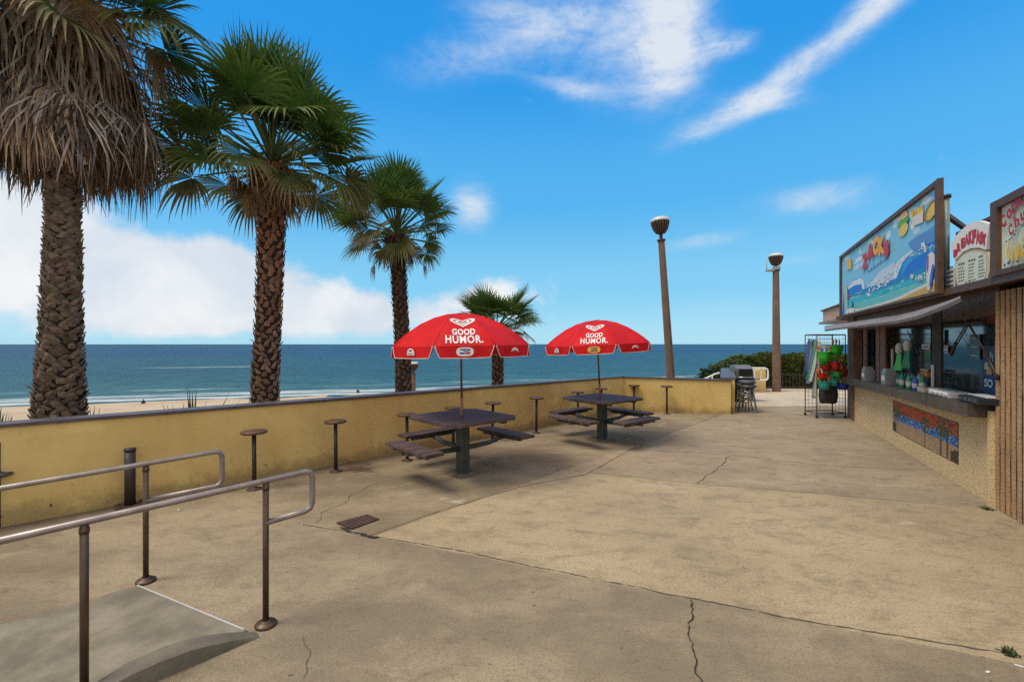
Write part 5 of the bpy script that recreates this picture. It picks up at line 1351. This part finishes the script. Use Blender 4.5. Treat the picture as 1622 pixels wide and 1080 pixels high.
for j in range(3):
    for i in range(7):
        u0=1519+j*16; v0=420-j*6+i*5.0-(2 if i==0 else 0)
        if v0>448: continue
        L=random.uniform(7,12); thk=2.6 if i==0 else 1.6
        for w0 in range(3): 
            a=u0+w0*L/3; poly_on(mb,[(a,v0-w0*.9),(a+L/3*.7,v0-w0*.9-.8),(a+L/3*.7,v0-w0*.9-.8+thk),(a,v0-w0*.9+thk)],DB_+.006,random.choice(((.04,.06,.05),(.10,.12,.10))))
for u in (1530,1536,1541): poly_on(mb,[(u,446),(u+2,445.5),(u+2,449),(u,449.5)],DB_+.006,(.5,.08,.1))
mb.build('menu_lists',M['paintart'],cupo,True)
mb=MB(); base=[(1516,398),(1521.5,390),(1528,384),(1534,379.5),(1540,377),(1546,376),(1552,376.5),(1557.5,378),(1562,380)]
hp=[11,13,15,17,19,20,20,19,17]
for ch,(u,v),h_ in zip('BREAKFAST',base,hp):
    s_,z=PJ(u,v+6,DB_); s1_,_=PJ(u+6.4,v,DB_); _,z1=PJ(u,v+6-h_,DB_)
    put_text(mb,ch,lambda x,y,s_=s_,z=z: FP(s_-x,DB_+.016,z+y-.02),abs(s1_-s_)*.98,abs(z1-z)*1.08,0,.07,(.50,.012,.03))
mb.build('lettering',M['paintart'],topo,True)
# white menu notice behind it
DW=.08; s0_,z0_=PJ(1512,463,DW); s1_,z1_=PJ(1498.5,428,DW)
t=thing('menu_notice','plain white menu notice between the galvanised post and the breakfast sign','notice',FP((s0_+s1_)/2,DW,2.37))
mb=MB(); fbox(mb,s0_,s1_,DW-.01,DW,2.37,z1_,0,0,(.64,.64,.66)); mb.build('panel',M['paintart'],t,True)
mb=MB()
for i in range(5): zz=2.40+i*.055; quad(mb,[(s0_+.03,zz),(s1_-.03,zz),(s1_-.03,zz+.018),(s0_+.03,zz+.018)],DW+.003,(.10,.10,.13))
mb.build('printing',M['paintart'],t,True)

# ------------------------------------------------------------------ right-hand framed sign
DC=.16
sA,_=PJ(1572.5,380,DC); zt_=PJ(1573,322,DC)[1]; zb2=2.36; sB=sA-2.2
t=thing('snack_sign','framed white sign with dark red arched script and yellow snacks at the right edge','sign',FP((sA+sB)/2,DC,zb2))
mb=MB(); fbox(mb,sB+.05,sA-.05,DC-.06,DC-.02,zb2+.03,zt_-.03,0,0,(.62,.68,.56)); bd=mb.build('board',M['paintart'],t,True)
mb=MB(); fbox(mb,sA-.115,sA,DC-.1,DC+.02,zb2,zt_); fbox(mb,sB,sB+.115,DC-.1,DC+.02,zb2,zt_); fbox(mb,sB+.115,sA-.115,DC-.1,DC+.018,zt_-.075,zt_); fbox(mb,sB+.115,sA-.115,DC-.1,DC+.018,zb2,zb2+.05); mb.build('frame',M['dkbrown'],t,True)
mb=MB(); xl=sA-.13
def rt(ch,a,z,w_,h_,col,rot=0,bold=.05):
    c,s=math.cos(rot),math.sin(rot)
    put_text(mb,ch,lambda x,y: FP(xl-a-(x*c-y*s),DC+.006,z+(x*s+y*c)),w_,h_,0,bold,col)
DRED=(.36,.012,.03)
for i,(ch,a,z,h_) in enumerate((("C",.10,2.80,.13),("o",.19,2.86,.10),("r",.27,2.90,.10),("n",.34,2.92,.10),("'",.40,2.99,.05),("s",.44,2.93,.10),("B",.60,2.93,.14),("a",.70,2.94,.10),("r",.79,2.93,.10))): rt(ch,a,z-.0,.085 if ch!="'" else .02,h_,DRED,.35-i*.04)
for i,(ch,a,z,h_) in enumerate((("C",.22,2.70,.11),("h",.31,2.755,.11),("u",.40,2.79,.08),("r",.48,2.80,.08),("r",.56,2.80,.08),("o",.64,2.80,.08),("s",.72,2.79,.08))): rt(ch,a,z,.075,h_,DRED,.3-i*.06)
random.seed(31)
for _ in range(14):
    a=random.uniform(.1,.8); z=2.64+random.uniform(-.03,.07)*.6+.1*math.sin(a*2); mb.face([FP(xl-a,DC+.004,z),FP(xl-a-.03,DC+.004,z+.005),FP(xl-a-.03,DC+.004,z+.02),FP(xl-a,DC+.004,z+.018)],0,(.10,.12,.12))
for _ in range(90):
    a=random.uniform(.12,.85); z=2.44+random.uniform(0,.20)*(1-abs(a-.5)); L=random.uniform(.04,.11); rr_=random.uniform(.01,.02); e_=DC+.003+random.random()*.003
    mb.face([FP(xl-a,e_,z),FP(xl-a-rr_,e_,z),FP(xl-a-rr_+random.uniform(-.02,.02),e_,z+L),FP(xl-a+random.uniform(-.02,.02),e_,z+L)],0,random.choice(((.70,.46,.02),(.62,.36,.02),(.74,.52,.05),(.12,.13,.04))))
for a,z in ((.09,2.43),(.15,2.44),(.3,2.43)): mb.face([FP(xl-a,DC+.008,z),FP(xl-a-.03,DC+.008,z),FP(xl-a-.03,DC+.008,z+.025),FP(xl-a,DC+.008,z+.025)],0,(.04,.05,.08))
mb.build('painting',M['paintart'],bd,True)

# ------------------------------------------------------------------ toy rack, pails, bag, boards
YR=10.45; c0=dpt(1294,657,YR); c1=dpt(1339,657,YR); xr0,xr1=c0.x,c1.x; cx=(xr0+xr1)/2; wr=xr1-xr0; ztop_=H-(530-CV)*YR/F
t=thing('wire_rack','black wire grid display rack on casters hung with beach toys beside the snack bar','display rack',(cx,YR,0))
def gridpanel(mb,x0,x1,y,z0,z1,st=.085,r=.0035):
    x=x0
    while x<=x1+1e-4: mb.tube([(x,y,z0),(x,y,z1)],r,4,smooth=False); x+=st
    z=z0
    while z<=z1+1e-4: mb.tube([(x0,y+.004,z),(x1,y+.004,z)],r,4,smooth=False); z+=st
mb=MB(); gridpanel(mb,-wr/2,wr/2,0,.12,ztop_); mb.build('front_grid',M['black'],t)
mb=MB(); gridpanel(mb,-wr/2,wr/2,.42,.12,ztop_); mb.build('back_grid',M['black'],t)
mb=MB()
for x in (-wr/2,wr/2):
    for y in (0,.42): mb.tube([(x,y,.08),(x,y,ztop_)],.011,8)
for y in (0,.42):
    for z in (.11,ztop_): mb.tube([(-wr/2,y,z),(wr/2,y,z)],.011,8)
for x in (-wr/2,wr/2):
    for z in (.11,ztop_): mb.tube([(x,0,z),(x,.42,z)],.011,8)
mb.build('frame',M['black'],t)
for x in (-wr/2,wr/2):
    for y in (0,.42): 
        mb=MB(); mb.tube([(x-.014,y,.035),(x+.014,y,.035)],.034,12); mb.tube([(x,y,.035),(x,y,.10)],.012,6); mb.build('caster',M['rubber'],t)
def pail(label,u,v,col,rim,rw,hh,toys,y=YR-.10):
    p=dpt(u,v,y); t=thing('toy_pail',label,'toy pail',p,random.uniform(-.4,.4),'toy pails on the wire rack')
    mb=MB(); prof_=[]; n=24; rw*=1.18; hh*=1.15
    for z,r in ((0,.66),(.5,.83),(.94,.98),(1.,1.04)):
        prof_.append([( r*rw*(1+.05*math.cos(8*a*2*math.pi/n))*math.cos(a*2*math.pi/n), r*rw*(1+.05*math.cos(8*a*2*math.pi/n))*math.sin(a*2*math.pi/n), z*hh) for a in range(n)])
    vv=mb.grid(prof_,0,col,True,True); mb.bm.faces.new(vv[0][::-1])
    for l in mb.bm.faces[-1].loops if False else []: pass
    mb.build('bucket',M['tint'],t)
    mb=MB(); mb.tube([(rw*math.cos(a*math.pi/10),0,hh+rw*.9*math.sin(a*math.pi/10)) for a in range(11)],.006,5,col=rim); mb.build('handle',M['tint'],t)
    for i,tcol in enumerate(toys):
        mb=MB(); x=(i-(len(toys)-1)/2)*rw*.55; mb.tube([(x,0,hh*.3),(x*1.3,-.01,hh*1.25)],.012,6,col=tcol); mb.box((x*1.4,-.01,hh*1.38),(.055,.02,.07),.2*i,0,.008,None,tcol); mb.build('toy_shovel',M['tint'],t)
    return t
GR=(.03,.50,.03); RD=(.55,.015,.012); TE=(.02,.32,.26); YE=(.72,.50,.03); OR=(.70,.17,.02); BL=(.015,.03,.38); WT=(.62,.58,.52)
random.seed(8)
for l,u,v,c,r,rw,hh,ty in (
 ('bright green toy pail, upper left on the wire rack',1305.5,573,GR,YE,.125,.20,(OR,WT,OR)),
 ('bright green toy pail, upper right on the wire rack with orange shovels',1324,563,GR,YE,.12,.20,(OR,RD,YE)),
 ('red toy pail in the middle of the wire rack',1322,586,RD,GR,.105,.16,(YE,GR,OR)),
 ('small dark red toy pail left of the larger red one',1307,588,(.30,.01,.01),GR,.095,.12,(GR,OR)),
 ('orange-red toy pail at the left side of the rack',1302,600,RD,YE,.09,.12,(OR,WT,YE)),
 ('green toy pail low on the right of the rack',1325,599,(.05,.30,.05),RD,.10,.14,(GR,RD,YE)),
 ('dark red toy pail at the right side of the rack',1335,597,(.28,.012,.015),RD,.09,.15,(RD,)),
 ('teal toy pail at the lower left holding yellow toys',1305.5,617,TE,YE,.11,.17,(YE,YE,OR)),
 ('teal toy pail low in the middle of the rack',1320,611,(.02,.28,.30),GR,.09,.14,(TE,YE)),
 ('dark blue toy pail with a pale rim low at the right of the rack',1334.5,617,BL,WT,.11,.12,(YE,WT))):
    pail(l,u,v,c,r,rw,hh,ty)
p=dpt(1312,639,YR-.07); t=thing('black_bag','black cloth bag hanging low on the wire rack','bag',p)
mb=MB(); rows=[]
for z,w_,d_ in ((0,.30,.04),(.03,.36,.07),(.20,.40,.08),(.38,.37,.06),(.44,.34,.03)):
    rows.append([(-w_/2,-d_/2,z),(-w_/4,-d_*.8,z+.01),(w_/4,-d_*.8,z-.01),(w_/2,-d_/2,z),(w_/2,d_/2,z),(-w_/2,d_/2,z)])
vv=mb.grid(rows,closed=True); mb.bm.faces.new(vv[0]); mb.bm.faces.new(vv[-1][::-1]); mb.build('pouch',M['rubber'],t)
mb=MB(); 
for x in (-.08,.08): mb.tube([(x-.02,0,.42),(x-.015,0,.6),(x+.015,0,.6),(x+.02,0,.42)],.007,5)
mb.build('strap',M['rubber'],t)
# boogie boards leaning
def board(label,pix_top,pix_bot,wd,th,y,col,edge,tilt):
    a=dpt(*pix_top,y+.15); b_=dpt(*pix_bot,y-.05); d=(a-b_); L=d.length; d.normalize()
    t=thing('body_board',label,'body board',b_,0,'body boards leaning by the rack'); sd=Vector((math.cos(tilt),math.sin(tilt),0)); sd=(sd-d*sd.dot(d)).normalized(); nn=d.cross(sd).normalized()
    out=[]
    for f,w_ in ((0,.35),(.02,.42),(.3,.5),(.7,.47),(.88,.38),(.97,.22),(1,.08)): out.append((f*L,w_*wd))
    P=[d*f-sd*w_ for f,w_ in out]+[d*f+sd*w_ for f,w_ in out[::-1]]
    mb=MB(); mb.face([p+nn*th/2 for p in P],0,col); mb.face([p-nn*th/2 for p in P[::-1]],0,col)
    mb.build('deck',M['tint'],t)
    mb=MB(); mb.grid([[p+nn*th/2 for p in P]+[P[0]+nn*th/2],[p-nn*th/2 for p in P]+[P[0]-nn*th/2]],0,edge,False); mb.build('rim',M['tint'],t)
board('navy body board at the far left of the leaning stack',(1283,537),(1278,592),.30,.05,10.9,(.02,.025,.12),(.16,.17,.30),1.25)
board('dark green body board second from the left of the leaning stack',(1290,538),(1279,600),.26,.05,10.8,(.01,.07,.05),(.10,.22,.18),1.2)
board('white edged teal body board in the middle of the leaning stack',(1296,539),(1281,606),.26,.06,10.7,(.02,.17,.13),(.45,.50,.45),1.2)
board('long pale grey-green body board nearest the rack, lowest foot',(1298,541),(1289,630),.22,.06,10.6,(.25,.30,.24),(.35,.36,.30),1.15)

# ------------------------------------------------------------------ two tiny people far away at the shore
def person(label,u,v,Y,shirt,pants,h=1.7):
    p=gpt(u,v,-6.0); p.z=-6.95; t=thing('person',label,'person',p); me=bpy.data.meshes.new('body'); 
    V=[(0,0,.52*h),(0,0,.62*h),(0,0,.74*h),(0,0,.82*h),(0,0,.86*h),(0,0,.93*h),(.09,0,.5*h),(.10,.02,.27*h),(.11,0,.02*h),(-.09,0,.5*h),(-.12,-.03,.27*h),(-.14,0,.02*h),(.19,0,.80*h),(.25,.02,.62*h),(.24,-.08,.47*h),(-.19,0,.80*h),(-.25,.02,.62*h),(-.22,-.1,.47*h)]
    E_=[(0,1),(1,2),(2,3),(3,4),(4,5),(0,6),(6,7),(7,8),(0,9),(9,10),(10,11),(3,12),(12,13),(13,14),(3,15),(15,16),(16,17)]
    Rr=[.15,.14,.17,.12,.055,.11,.09,.07,.045,.09,.07,.045,.06,.045,.03,.06,.045,.03]
    me.from_pydata(V,E_,[]); o=bpy.data.objects.new('body',me); COL.objects.link(o); o.parent=t; m1=o.modifiers.new('s','SKIN'); 
    for sv,r in zip(me.skin_vertices[0].data,Rr): sv.radius=(r,r*.8)
    me.skin_vertices[0].data[0].use_root=True
    m2=o.modifiers.new('u','SUBSURF'); m2.levels=1; m2.render_levels=1; me.materials.append(flat('dark_wetsuit',shirt)); return t
person('tiny figure in dark clothes standing at the water line between the two tall palms',227,640,60,(.03,.03,.04),None)
person('tiny figure in dark clothes at the water line left of the smaller palm',567,622.5,71,(.03,.03,.04),None)
